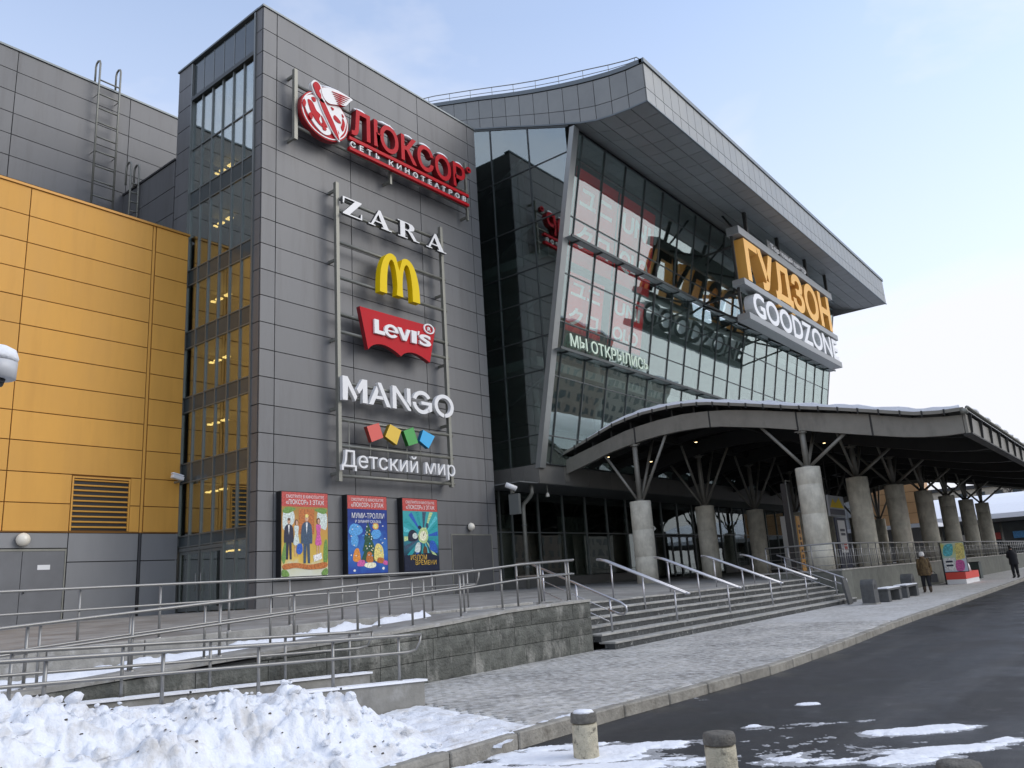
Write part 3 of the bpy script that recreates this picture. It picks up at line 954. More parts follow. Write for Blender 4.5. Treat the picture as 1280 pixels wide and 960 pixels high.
# side glass (faces left)
def side_pane(y0a, y0b, y1a, y1b, z0, z1):
    """quad pane in the plane x = HX0: bottom from y0a (far) to y0b (near), top from y1a to y1b"""
    v = [(HX0, y0a, z0), (HX0, y0b, z0), (HX0, y1b, z1), (HX0, y1a, z1)]
    dx = [random.uniform(-.004, .004) for _ in range(2)]
    v = [(p[0] + dx[0] * (p[1] - 24.5) * .5 + dx[1] * .4 * (p[2] - z0), p[1], p[2]) for p in v]
    V = [(x - .012, y, z) for x, y, z in v] + [(x + .012, y, z) for x, y, z in v]
    geo("side_pane", hall, GLS, V, [(0, 3, 2, 1), (4, 5, 6, 7), (0, 1, 5, 4), (1, 2, 6, 5), (2, 3, 7, 6), (3, 0, 4, 7)])
sz = [7.14, 8.55, 11.75, 13.46, 15.49, 17.19, 19.67, 22.77]
for j in range(len(sz) - 1):
    za, zb = sz[j] + .03, sz[j + 1] - .03
    ya, yb = Yg(za) + .15, Yg(zb) + .15
    side_pane(28.9, 24.88, 28.9, 24.88, za, zb)
    if ya > 22.2:
        side_pane(24.82, ya, 24.82, yb, za, zb)
    else:
        side_pane(24.82, 22.33, 24.82, 22.33, za, zb)
        side_pane(22.27, ya, 22.27, yb, za, zb)
    box("side_transom", hall, MULD, HX0 - .05, HX0 + .06, Yg(sz[j + 1]) + .1, 28.9, sz[j + 1] - .026, sz[j + 1] + .026)
zt = 22.8
side_pane_top = [(28.9, 24.88), (24.82, 22.33), (22.27, 19.9)]
for a, b in side_pane_top:
    V = [(HX0 - .012, a, zt), (HX0 - .012, b, zt), (HX0 - .012, b, rb(b) - .12), (HX0 - .012, a, rb(a) - .12)]
    V += [(x + .024, y, z) for x, y, z in V]
    geo("side_pane", hall, GLS, V, [(0, 3, 2, 1), (4, 5, 6, 7), (0, 1, 5, 4), (1, 2, 6, 5), (2, 3, 7, 6), (3, 0, 4, 7)])
box("side_mullion", hall, MULD, HX0 - .055, HX0 + .065, 24.82, 24.88, 7.1, rb(24.85) - .05)
box("side_mullion", hall, MULD, HX0 - .055, HX0 + .065, 22.27, 22.33, 10.6, rb(22.3) - .05)
prism("head_strip", hall, MULD, [(29, rb(29) - .16), (29, rb(29)), (26, rb(26)), (23, rb(23)), (20, rb(20)), (19.6, rb(19.6)), (19.7, rb(19.7) - .14), (20, rb(20) - .16), (23, rb(23) - .16), (26, rb(26) - .16)], 'x', HX0 - .06, HX0 + .1)
# leaning corner post
prism("corner_post", hall, POSTM, [(Yg(6.9) - .13, 6.9), (Yg(24) - .13, 24.0), (Yg(24) + .16, 24.0), (Yg(6.9) + .16, 6.9)], 'x', HX0 - .1, HX0 + .36)
# base beam
for a, b in ((28.9, 26.0), (26.0, 24.85), (24.85, 24.05), (24.05, 23.15)):
    box("base_panel", hall, BEAMS, HX0 - .06, HX0 + .05, b + .01, a - .01, HBZ, 7.10)
x = HX0 - .05
while x < HX1:
    xe = min(HX1, x + 2.2)
    box("base_panel", hall, BEAMS, x + .01, xe - .01, 23.1, 23.2, HBZ, 7.10)
    x = xe
box("base_core", hall, GREYD, HX0 + .06, HX1, 23.21, 45, HBZ + .05, 7.05)
box("recess_wall", hall, GREYD, 30.0, HX0 - .06, 28.7, 28.9, 1.2, 26.8)
box("hall_soffit", hall, SOFF, HX0 - 1.5, HX1, 23.2, 26.0, HBZ - .02, HBZ + .03)
# floors, back wall, columns inside
for z in (12.67, 18.27):
    box("floor_slab", hall, INFLOOR, HX0 + .4, HX1 - .2, Yg(z) + 1.2, 34, z - .5, z)
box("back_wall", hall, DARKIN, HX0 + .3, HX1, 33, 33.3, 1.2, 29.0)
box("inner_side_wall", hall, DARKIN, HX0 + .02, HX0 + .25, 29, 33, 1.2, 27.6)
prism("right_wall", hall, GREY, [(Yg(7.1), 7.1), (Yg(23.6), 23.6), (40, 23.6), (40, 1.2), (26, 1.2), (26, 7.1)], "x", HX1, HX1 + .25)
for k in range(7):
    vrod("column", hall, INFLOOR, 34.7 + 6.6 * k, 25.5, 7.1, 25.5, .35, 12)
for k in range(6):
    tube("roof_brace", hall, DSTEEL, [(34.7 + 6.6 * k, 25.5, 20.2), (38 + 6.6 * k, 20.6, 23.6)], .09, 8)
for k in range(4):
    tube("side_brace", hall, MULL, [(32.2, 26.0, 10.0 + k * 4.2), (32.2, 22.8, 11.6 + k * 4.2)], .07, 6)
box("hall_body", hall, GREY, HX0 + .5, HX1 + .3, 33.3, 70, 1.2, 29.0)
# ground floor glazing behind the canopy
gx = [29.98, 31.0] + [31.75] + [32.75 + 2.3 * k for k in range(18)] + [HX1]
for i in range(len(gx) - 1):
    doors = 46 < gx[i] < 56
    box("ground_pane", hall, GLSG, gx[i] + .04, gx[i + 1] - .04, 25.99, 26.01, 4.08, 6.1, (0, 0, R(random.uniform(-.3, .3))))
    if doors:
        xm = (gx[i] + gx[i + 1]) / 2
        for xa, xb in ((gx[i] + .05, xm - .02), (xm + .02, gx[i + 1] - .05)):
            lf = box("door", hall, GLSG, xa + .08, xb - .08, 25.99, 26.01, 1.4, 3.85)
            box("stile", lf, MULD, xa, xa + .08, 25.96, 26.03, 1.22, 3.95)
            box("stile", lf, MULD, xb - .08, xb, 25.96, 26.03, 1.22, 3.95)
            box("rail", lf, MULD, xa + .08, xb - .08, 25.962, 26.028, 3.85, 3.95)
    else:
        box("ground_pane", hall, GLSG, gx[i] + .04, gx[i + 1] - .04, 25.99, 26.01, 1.75, 4.02, (0, 0, R(random.uniform(-.3, .3))))
        box("plinth_panel", hall, BEAMS, gx[i] + .02, gx[i + 1] - .02, 25.9, 26.0, 1.15, 1.7)
    box("ground_mullion", hall, MULL, gx[i] - .035, gx[i] + .035, 25.92, 26.06, 1.2, 6.15)
box("ground_transom", hall, MULL, 30.0, HX1, 25.93, 26.05, 4.02, 4.08)
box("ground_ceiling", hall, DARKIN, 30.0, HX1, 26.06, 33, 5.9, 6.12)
for k in range(5):
    box("shop_partition", hall, INWALL, 34 + 8 * k, 37.2 + 8 * k, 29.5, 29.7, 1.2, 5.4)

# roof: body, fascia panels, soffit panels, cap
RX1 = 74.5
poly = [(y, rt(y) - .07) for y, _ in ROOF_T] + [(y, rb(y) + .06) for y, _ in reversed(ROOF_B)]
poly[0] = (15.2, poly[0][1]); poly[-1] = (15.2, poly[-1][1])
roof = prism("roof", hall, GREYD, poly, 'x', HX0 + .02, RX1 - .05)
ys = [15.14 + .94 * k for k in range(18)]
def quad_slab_x(name, parent, m, y0, y1, z00, z01, z10, z11, x, th):
    """slab in the plane x: y0 has z00..z01, y1 has z10..z11"""
    v = [(x, y0, z00), (x, y1, z10), (x, y1, z11), (x, y0, z01)]
    V = v + [(x + th, b, c) for _, b, c in v]
    return geo(name, parent, m, V, [(0, 3, 2, 1), (4, 5, 6, 7), (0, 1, 5, 4), (1, 2, 6, 5), (2, 3, 7, 6), (3, 0, 4, 7)])
g_ = .016
for a, b in zip(ys, ys[1:]):
    fa = lambda y, f: rb(y) + (rt(y) - .22 - rb(y)) * f
    a2, b2 = a + g_, b - g_
    quad_slab_x("fascia_panel", roof, FASC, a2, b2, fa(a2, 0.02), fa(a2, .345), fa(b2, .02), fa(b2, .345), HX0 - .07, .05)
    quad_slab_x("fascia_panel", roof, FASC, a2, b2, fa(a2, .36), fa(a2, .985), fa(b2, .36), fa(b2, .985), HX0 - .07, .05)
    quad_slab_x("cap_flashing", roof, CAPM, a, b, rt(a) - .21, rt(a) + .02, rt(b) - .21, rt(b) + .02, HX0 - .12, .16)
    quad_slab_x("drip_strip", roof, CAPM, a, b, rb(a) - .05, rb(a) + .02, rb(b) - .05, rb(b) + .02, HX0 - .1, .07)
x = HX0 - .05
zt_, zb_ = rt(15.14), rb(15.14)
zm = zb_ + (zt_ - .22 - zb_) * .35
while x < RX1 - .05:
    xe = min(RX1, x + .9)
    box("front_fascia_panel", roof, FASC, x + g_, xe - g_, 15.10, 15.15, zb_ + .03, zm - g_)
    box("front_fascia_panel", roof, FASC, x + g_, xe - g_, 15.10, 15.15, zm + g_, zt_ - .23)
    x = xe
box("cap_flashing", roof, CAPM, HX0 - .12, RX1 + .03, 15.03, 15.3, zt_ - .2, zt_ + .025)
box("drip_strip", roof, CAPM, HX0 - .1, RX1 + .03, 15.07, 15.16, zb_ - .05, zb_ + .02)
sy = [15.18, 16.06, 16.94, 17.82, 18.7, 19.58, 20.6]
x = HX0
while x < RX1 - .1:
    xe = min(RX1, x + 1.24)
    for a, b in zip(sy, sy[1:]):
        if x > HX0 + .2 and a > 19.5: continue
        if a > 19.5: continue
        V = [(x + .015, a + .015, rb(a) - .02), (xe - .015, a + .015, rb(a) - .02), (xe - .015, b - .015, rb(b) - .02), (x + .015, b - .015, rb(b) - .02)]
        V += [(p[0], p[1], p[2] + .05) for p in V]
        geo("soffit_panel", roof, SOFF, V, [(0, 1, 2, 3)[::-1], (4, 5, 6, 7), (0, 1, 5, 4), (1, 2, 6, 5), (2, 3, 7, 6), (3, 0, 4, 7)])
    x = xe
box("right_fascia", roof, FASC, RX1 - .05, RX1, 15.12, 33, 23.5, 25.9)
# roof railing
rl = thing("roof_railing", "thin safety rail along the curved left edge of the hall roof", "railing", (HX0, 22, 27))
pts = [(HX0 + .1, y, rt(y) + (.62 if y > 18 else .62 - (18 - y) * .11)) for y in (30.5, 29, 27.5, 26, 24.5, 23, 21.5, 20, 18.5, 17, 16, 15.5)] + [(HX0 + .15, 15.2, rt(15.2) + .02)]
tube("handrail", rl, GALV, pts, .025, 6)
tube("mid_rail", rl, GALV, [(p[0], p[1], (p[2] + rt(p[1])) / 2) for p in pts[:-1]], .018, 6)
for y in (29.5, 27.8, 26.2, 24.6, 23.1, 21.6, 20.1, 18.6, 17.1, 15.6):
    vrod("post", rl, GALV, HX0 + .1, y, rt(y) - .02, rt(y) + (.62 if y > 18 else .62 - (18 - y) * .11), .016, 6)
# ================================================================== SIGN FRAMES AND SHOP SIGNS ON THE TOWER
FY = 25.5
def hbar(parent, x0, x1, z, y=FY, r=.075): tube("cross_bar", parent, GALV, [(x0, y, z), (x1, y, z)], r, 6)
def vbar(parent, x, z0, z1, y=FY, r=.085):
    box("upright", parent, GALV, x - r, x + r, y - r, y + r, z0, z1)
fr = thing("sign_frame", "tall pipe frame on the tower holding the five shop signs one above another", "sign frame", (21.1, FY, 6.1))
vbar(fr, 21.10, 5.95, 19.25); vbar(fr, 27.76, 6.05, 19.25)
for z in (18.52, 17.95, 16.44, 14.79, 13.13, 12.34, 10.12, 9.52, 8.52, 7.43, 6.2):
    hbar(fr, 21.1, 27.95, z)
for x in (21.1, 27.76):
    for z in (6.3, 9.0, 12.0, 15.6, 18.9):
        box("wall_bracket", fr, GALV, x - .05, x + .05, FY + .07, TY, z - .06, z + .06)
for x in (21.6, 22.75, 23.75, 24.9, 25.75):
    vrod("thin_rod", fr, GALV, x, FY - .03, 6.2, 8.5, .022, 6)

SY = 25.2
# --- fashion sign, serif capitals drawn by hand
z0, z1 = 17.72, 18.55
zs = thing("shop_sign", "topmost sign on the pipe frame, ZARA in spaced white serif capitals", "sign", (24.5, SY, z0), "white letter signs on the tower")
def Zl(x):
    w, h = 1.08, z1 - z0
    P = [(0, .62), (0, 1), (1, 1), (1, .95), (.36, .07), (.93, .07), (.96, .33), (1.02, .33), (1.02, 0), (0, 0), (0, .05), (.64, .93), (.10, .93), (.06, .62)]
    return [[(x + a * w, z0 + b * h) for a, b in P]]
def Al(x):
    w, h = 1.42, z1 - z0
    P = [(0, 0), (0, .06), (.10, .06), (.44, 1.03), (.52, 1.03), (.87, .06), (1, .06), (1, 0), (.55, 0), (.55, .06), (.64, .06), (.575, .27), (.265, .27), (.195, .06), (.29, .06), (.29, 0)]
    H = [(.29, .345), (.55, .345), (.42, .76)]
    return [[(x + a * w, z0 + b * h) for a, b in P], [(x + a * w, z0 + b * h) for a, b in H]]
def Rl(x):
    w, h = 1.42, z1 - z0
    P = [(0, 0), (0, .06), (.11, .06), (.11, .94), (0, .94), (0, 1), (.52, 1), (.68, .96), (.76, .86), (.77, .72), (.72, .60), (.56, .515),
         (.66, .46), (.86, .06), (1, .06), (1, 0), (.72, 0), (.46, .48), (.33, .48), (.33, .06), (.44, .06), (.44, 0)]
    H = [(.33, .555), (.44, .555), (.52, .62), (.545, .75), (.52, .88), (.44, .935), (.33, .935)]
    return [[(x + a * w, z0 + b * h) for a, b in P], [(x + a * w, z0 + b * h) for a, b in H]]
for lp in (Zl(21.22), Al(22.70), Rl(24.52), Al(26.40)):
    cut("letter", zs, [WHITE, WSIDE], lp, SY, .16)
# --- golden arches
ar = thing("arches_sign", "yellow double arch sign shaped like a rounded letter M on the pipe frame", "sign", (24.4, SY, 14.5))
def arch_outline():
    zb, zt = 14.55, 16.58
    def arc(cx, hw, zb, zt, a0, a1, n=14):
        return [(cx + hw * math.cos(a0 + (a1 - a0) * i / (n - 1)), zb + (zt - zb) * math.sin(a0 + (a1 - a0) * i / (n - 1)) ** .8) for i in range(n)]
    cl, cr = 23.96, 24.92
    P = arc(cl, .76, zb, zt, math.pi, math.pi * .385)
    P += [(24.44, 15.86)]
    P += arc(cr, .80, zb, zt, math.pi * .615, 0)
    P += [(25.25, zb)]
    P += arc(cr, .33, zb, zt - .30, 0, math.pi)[1:]      # inner right arch
    P = P[:-1] + [(24.63, zb + .06), (24.23, zb + .06)]
    P += arc(cl, .33, zb, zt - .30, 0, math.pi)[1:-1] + [(23.63, zb)]
    return P
cut("arches", ar, ARCH, [arch_outline()], SY - .1, .32)
# --- red batwing sign
bw = thing("batwing_sign", "red batwing shaped sign with white LEVI'S lettering on the pipe frame", "sign", (24.5, SY, 12))
arc1 = [(22.51 + (24.47 - 22.51) * t, 11.73 + .04 * t + .36 * (math.sin(math.pi * (t ** .8))) ** .9) for t in [i / 12 for i in range(13)]]
arc2 = [(24.47 + (26.32 - 24.47) * t, 11.77 + .02 * t + .30 * (math.sin(math.pi * (t ** .8))) ** .9) for t in [i / 12 for i in range(1, 13)]]
cut("panel", bw, [RED, REDD], [[(22.07, 13.60), (26.80, 13.62), *arc2[::-1], *arc1[::-1]]], SY, .22)
BZ0, BZ1 = 12.52, 13.14
def bl(loops): cut("letter", bw, [WHITE, WHITE], loops, SY - .1, .1)
def strokes(x, w, polys):
    for p in polys: bl([[(x + u * w, BZ0 + v * (BZ1 - BZ0)) for u, v in p]])
strokes(22.82, .62, [[(0, 0), (0, 1.04), (.42, 1.04), (.42, .27), (1, .27), (1, 0)]])
def ering(cx, cz, rx, rz, tx, tz_):
    o = [(cx + rx * math.cos(q), cz + rz * math.sin(q)) for q in [R(-6 + (326 + 6) * k / 26) for k in range(27)]]
    o = [(cx + rx, cz - rz * .10)] + o[1:]
    i_ = [(cx + (rx - tx) * math.cos(q), cz + (rz - tz_) * math.sin(q)) for q in [R(322 - (322 - 190) * k / 12) for k in range(13)]]
    return [o + i_ + [(cx - (rx - tx) * .9, cz - rz * .10)], [(cx - (rx - tx), cz + rz * .10), (cx + (rx - tx), cz + rz * .10)] + [(cx + (rx - tx) * math.cos(q), cz + (rz - tz_) * math.sin(q)) for q in [R(20 + 140 * k / 8) for k in range(9)]]]
bl(ering(23.83, 12.80, .43, .31, .20, .12))
strokes(24.22, .80, [[(0, .92), (.30, .92), (.53, .34), (.72, .92), (1, .92), (.66, 0), (.38, 0)]])
strokes(25.08, .33, [[(0, 0), (0, .96), (1, .96), (1, 0)]])
strokes(25.47, .15, [[(0, .72), (.35, 1.04), (1, 1.04), (.6, .72)]])
s_out = []
word("S", bw, [WHITE, WHITE], 25.58, 26.36, 12.52, 13.10, SY - .1, .1, bold=.035)
ring = cut("registered_ring", bw, WHITE, [ellipse(26.30, 13.44, .36, .25), ellipse(26.30, 13.44, .28, .19)], SY - .06, .06)
word("R", ring, WHITE, 26.20, 26.42, 13.34, 13.54, SY - .06, .06, bold=.02)
# --- fruit named fashion sign
mg = thing("shop_sign", "sign MANGO in round white sans capitals below the red batwing", "sign", (24.5, SY, 9.3), "white letter signs on the tower")
def ml(pts): cut("letter", mg, [WHITE, WHITE], [pts], SY, .18)
GZ0, GZ1 = 9.30, 10.33
def mp_(x, w, pts): ml([(x + u * w, GZ0 + v * (GZ1 - GZ0)) for u, v in pts])
def arc_band(cx, cz, ro, ri, a0, a1, n=22, sx=1.0):
    o = [(cx + ro * sx * math.cos(R(a0 + (a1 - a0) * k / n)), cz + ro * math.sin(R(a0 + (a1 - a0) * k / n))) for k in range(n + 1)]
    i_ = [(cx + ri * sx * math.cos(R(a1 + (a0 - a1) * k / n)), cz + ri * math.sin(R(a1 + (a0 - a1) * k / n))) for k in range(n + 1)]
    return o + i_
mp_(21.08, 1.34, [(0, 0), (0, 1), (.20, 1), (.58, .22), (.50, .02), (.215, .62), (.19, 0)])
mp_(21.08, 1.34, [(.80, 0), (.815, .62), (.66, .36), (.56, .54), (.80, 1), (1, 1), (1, 0)])
mp_(22.50, 1.26, [(0, 0), (.36, .84), (.44, .62), (.385, .42), (.62, .42), (.66, .28), (.315, .28), (.19, 0)])
mp_(22.50, 1.26, [(.42, 1), (.57, 1), (1, 0), (.81, 0), (.42, .95)])
mp_(23.88, 1.10, [(0, 0), (0, 1), (.19, 1), (1, .06), (1, 0), (.85, 0), (.20, .72), (.20, 0)])
mp_(23.88, 1.10, [(.80, .40), (.80, 1), (1, 1), (1, .20)])
ml(arc_band(25.72, 9.80, .54, .36, 30, 165, 16, 1.14)); ml(arc_band(25.72, 9.80, .54, .36, 185, 318, 18, 1.14))
ml([(25.66, 9.85), (25.66, 9.70), (26.14, 9.70), (26.05, 9.52), (26.16, 9.38), (26.35, 9.46), (26.35, 9.85)])
ml(arc_band(27.18, 9.82, .555, .375, 274, 626, 36, 1.18))
# --- toy shop sign
dm = thing("shop_sign", "sign Детский мир in white letters below four coloured tiles", "sign", (24.3, SY, 6.5), "white letter signs on the tower")
word("Детский мир", dm, [WHITE, WHITE], 20.99, 27.74, 6.53, 7.22, SY, .14, bold=.0)
tiles = (((22.33, 8.30), (23.01, 8.53), (23.25, 7.92), (22.59, 7.66), (.72, .10, .07)), ((23.67, 8.55), (24.32, 8.34), (24.02, 7.67), (23.36, 7.98), (.80, .52, .03)),
         ((24.45, 8.33), (25.06, 8.57), (25.34, 7.88), (24.75, 7.69), (.05, .36, .06)), ((25.69, 8.51), (26.43, 8.29), (26.00, 7.69), (25.44, 7.98), (.02, .42, .80)))
for i, t in enumerate(tiles):
    m = mat("tile_colour_" + "red yellow green blue".split()[i], t[4], .15, coat=.6)
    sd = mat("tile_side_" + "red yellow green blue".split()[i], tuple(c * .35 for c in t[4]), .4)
    o = cut("colour_tile", dm, [m, sd], [[t[0], t[1], t[2], t[3]]], SY - .02, .2)
    o['label'] = ("red", "yellow", "green", "blue")[i] + " tilted square tile"

# --- cinema sign
lf = thing("sign_frame", "wide pipe frame near the tower top holding the red cinema sign", "sign frame", (18.9, FY, 20.5))
vbar(lf, 18.9, 20.45, 23.85); vbar(lf, 24.4, 20.4, 23.6, r=.06); vbar(lf, 29.95, 20.35, 23.75, r=.06)
for z in (23.12, 22.0, 21.1): hbar(lf, 18.9, 30.1, z)
for x in (18.9, 24.4, 29.95):
    for z in (20.55, 23.6): box("wall_bracket", lf, GALV, x - .05, x + .05, FY + .07, TY, z - .06, z + .06)
cs = thing("cinema_sign", "large red illuminated ЛЮКСОР cinema sign with a snow dusted winged griffin emblem", "sign", (24.5, SY, 21))
lets = word("ЛЮКСОР", cs, [RED, REDD], 21.70, 29.45, 21.76, 23.15, SY - .12, .34, bold=.018)
for o in lets:
    xs_ = [v.co.x + WL[o.name].x for v in o.data.vertices]; zs_ = [v.co.z + WL[o.name].z for v in o.data.vertices]
    xa, xb, zt = min(xs_), max(xs_), max(zs_)
    cx_ = (xa + xb) / 2; hw = (xb - xa) * .36
    V, F = [], []
    n = 9
    for i in range(n):
        x = cx_ - hw + 2 * hw * i / (n - 1)
        hh = .09 * math.sin(math.pi * (i + .4) / (n - .2)) + .02 + .02 * noise.noise((x * 4, 1, 1))
        zz_ = zt - (.0 if abs(x - cx_) < hw * .6 else .02)
        V += [(x, SY - .11, zz_ - .015), (x, SY - .08, zz_ + hh), (x, SY + .16, zz_ + hh * .9), (x, SY + .2, zz_ - .015)]
    for i in range(n - 1):
        for k in range(4):
            k2 = (k + 1) % 4
            F.append((i * 4 + k, i * 4 + k2, i * 4 + 4 + k2, i * 4 + 4 + k))
    F += [(0, 1, 2, 3), ((n - 1) * 4 + 3, (n - 1) * 4 + 2, (n - 1) * 4 + 1, (n - 1) * 4)]
    geo("snow_cap", cs, SNOWC, V, F, smooth=True)
cut("degree_ring", cs, [RED, REDD], [ellipse(29.80, 23.12, .19, .17, 16), ellipse(29.80, 23.12, .09, .08, 16)], SY - .1, .2)
box("tag_bar", cs, RED, 21.62, 29.75, SY - .05, SY + .12, 21.50, 21.66)
box("tag_bar", cs, RED, 21.62, 29.75, SY - .05, SY + .12, 20.98, 21.13)
box("tag_back", cs, GREYD, 21.64, 29.73, SY + .08, SY + .11, 21.131, 21.499)
word("СЕТЬ КИНОТЕАТРОВ", cs, [WHITE, WHITE], 21.70, 29.55, 21.18, 21.46, SY - .02, .1, bold=.008, track=.42)
# emblem: red globe, white relief, winged figure
em = cut("emblem_disc", cs, [RED, REDD], [ellipse(20.28, 22.05, 1.32, 1.12, 40)], SY, .30)
cut("emblem_ring", em, WHITE, [ellipse(20.28, 22.05, 1.26, 1.06, 40), ellipse(20.28, 22.05, 1.21, 1.01, 40)], SY - .03, .06)
def blob(pts, n=4):
    """rounded closed outline through points"""
    out = []
    m = len(pts)
    for i in range(m):
        p0, p1, p2, p3 = (Vector(pts[(i + k - 1) % m]) for k in range(4))
        for s in range(n):
            t = s / n
            out.append(tuple(.5 * ((2 * p1) + (p2 - p0) * t + (2 * p0 - 5 * p1 + 4 * p2 - p3) * t * t + (3 * p1 - 3 * p2 + p3 - p0) * t ** 3)))
    return out
cut("globe_relief", em, WHITE, [blob([(20.15, 22.95), (20.7, 22.92), (21.2, 22.72), (21.42, 22.25), (21.33, 21.75), (21.12, 21.42), (20.97, 21.16), (20.8, 21.5), (20.6, 21.85), (20.4, 22.25), (20.2, 22.6)])], SY - .05, .08)
cut("globe_relief", em, WHITE, [blob([(19.15, 22.45), (19.5, 22.75), (19.8, 22.75), (20.05, 22.35), (20.3, 21.95), (20.5, 21.55), (20.55, 21.28), (20.25, 21.12), (19.85, 21.25), (19.45, 21.6), (19.15, 22.05)])], SY - .05, .08)
for pts in ([(19.3, 22.42), (19.55, 22.38), (19.75, 22.08), (19.98, 21.95), (19.9, 21.7), (20.1, 21.42), (19.85, 21.5), (19.6, 21.72), (19.42, 22.0)],
            [(20.75, 22.3), (21.0, 22.2), (21.12, 22.05), (20.9, 22.02), (20.72, 22.12)], [(21.22, 22.35), (21.34, 22.1), (21.24, 21.7), (21.12, 21.85), (21.2, 22.1)],
            [(20.02, 21.95), (20.2, 21.75), (20.35, 21.5), (20.15, 21.55)]):
    cut("land_relief", em, RED, [blob(pts)], SY - .08, .06)
for pts in ([(19.02, 22.1), (19.1, 22.35), (19.2, 22.2), (19.12, 21.95)], [(19.5, 22.62), (19.68, 22.66), (19.72, 22.5), (19.58, 22.46)], [(20.05, 21.62), (20.2, 21.5), (20.3, 21.35), (20.12, 21.3)], [(20.55, 22.62), (20.72, 22.6), (20.66, 22.5)],
            [(20.9, 21.62), (21.0, 21.5), (20.95, 21.38), (20.86, 21.5)], [(21.18, 22.55), (21.3, 22.45), (21.22, 22.4)], [(19.35, 21.75), (19.5, 21.85), (19.55, 21.6), (19.45, 21.55)]):
    cut("land_relief", em, RED, [blob(pts)], SY - .08, .06)
cut("body_edge", em, WHITE, [blob([(19.80, 22.80), (20.16, 22.78), (20.52, 22.22), (20.82, 21.74), (21.02, 21.05), (20.58, 21.42), (20.24, 21.9), (19.96, 22.35)])], SY - .10, .06)
cut("body_sash", em, RED, [blob([(19.86, 22.75), (20.1, 22.72), (20.45, 22.2), (20.75, 21.72), (20.98, 21.12), (20.62, 21.45), (20.3, 21.9), (20.02, 22.35)])], SY - .12, .1)
cut("figure_neck", em, WHITE, [blob([(19.45, 23.25), (19.62, 23.50), (19.9, 23.46), (20.1, 23.28), (20.3, 23.26), (20.2, 22.9), (20.15, 22.62), (19.98, 22.60), (19.72, 22.72), (19.55, 22.95)])], SY - .12, .2)
cut("figure_head", em, [RED, REDD], [blob([(19.52, 23.22), (19.65, 23.42), (19.83, 23.40), (19.93, 23.22), (19.85, 23.05), (19.95, 22.9), (19.93, 22.68), (19.75, 22.78), (19.62, 22.98)])], SY - .16, .1)
wing_o = blob([(19.98, 23.22), (20.25, 23.42), (20.8, 23.55), (21.35, 23.58), (21.75, 23.53), (21.62, 23.36), (21.5, 23.20), (21.35, 23.02), (21.1, 22.92), (20.8, 22.82), (20.4, 22.70), (20.1, 22.85)])
cut("wing", em, [WHITE, RED], [wing_o], SY - .14, .16)
for k in range(6):
    a, c = (20.55 + .06 * k, 23.36 - .09 * k), (21.58 - .09 * k, 23.48 - .115 * k)
    d = (Vector(c) - Vector(a)); nrm = Vector((-d.y, d.x)).normalized() * .028
    cut("feather", em, RED, [[tuple(Vector(a) + nrm * .4), tuple(Vector(a) - nrm * .4), tuple((Vector(a) + Vector(c)) / 2 - nrm), c, tuple((Vector(a) + Vector(c)) / 2 + nrm)]], SY - .17, .05)
geo("snow_cap", cs, SNOWC, *sweep([(20.0, SY - .05, 23.42), (20.5, SY - .03, 23.53), (21.0, SY - .03, 23.6), (21.4, SY - .05, 23.62)], [.05, .09, .07, .03], 6), smooth=True)

# ================================================================== POSTERS IN LIGHT BOXES
def flat_mat(name, col): return MATS.get(name) or mat(name, col, .45, var=.45, scale=16)
P_ = dict(white=(.8, .8, .78), red=(.52, .075, .065), gold=(.72, .46, .08), green=(.16, .30, .07), navy=(.02, .025, .055), skin=(.60, .36, .24), pink=(.62, .12, .36), blue=(.03, .12, .50),
          pale=(.62, .70, .66), brown=(.12, .06, .03), rust=(.50, .16, .04), deep=(.015, .045, .26), sky=(.10, .36, .72), yellow=(.80, .68, .22), orange=(.75, .28, .05), fir=(.02, .09, .05),
          teal=(.02, .34, .36), lime=(.52, .66, .30), ink=(.012, .018, .045), cyan=(.12, .55, .62), cream=(.85, .84, .62), slate=(.05, .09, .15))
def pm(n): return flat_mat("print_" + n, P_[n])
def grad_print(name, cols, axis='Z', z0=0, z1=1, nscale=2.0, namt=.25):
    """printed background: colour bands blended and mottled"""
    m = bpy.data.materials.new(name); m.use_nodes = True
    n, l = m.node_tree.nodes, m.node_tree.links
    p = n['Principled BSDF']; p.inputs['Roughness'].default_value = .4
    g = n.new("ShaderNodeNewGeometry"); s = n.new("ShaderNodeSeparateXYZ"); l.new(g.outputs['Position'], s.inputs[0])
    mr = n.new("ShaderNodeMapRange"); mr.inputs['From Min'].default_value = z0; mr.inputs['From Max'].default_value = z1
    l.new(s.outputs[axis], mr.inputs['Value'])
    t = n.new("ShaderNodeTexNoise"); t.inputs['Scale'].default_value = nscale; t.inputs['Detail'].default_value = 5
    l.new(g.outputs['Position'], t.inputs['Vector'])
    a = n.new("ShaderNodeMath"); a.operation = 'MULTIPLY_ADD'; a.inputs[1].default_value = namt; l.new(t.outputs['Fac'], a.inputs[0])
    l.new(mr.outputs[0], a.inputs[2])
    b = n.new("ShaderNodeMath"); b.operation = 'SUBTRACT'; b.inputs[1].default_value = namt / 2; l.new(a.outputs[0], b.inputs[0])
    r = n.new("ShaderNodeValToRGB")
    while len(r.color_ramp.elements) < len(cols): r.color_ramp.elements.new(.5)
    for e, (ps, c) in zip(r.color_ramp.elements, cols): e.position = ps; e.color = (*c, 1)
    l.new(b.outputs[0], r.inputs[0]); l.new(r.outputs[0], p.inputs['Base Color'])
    return m

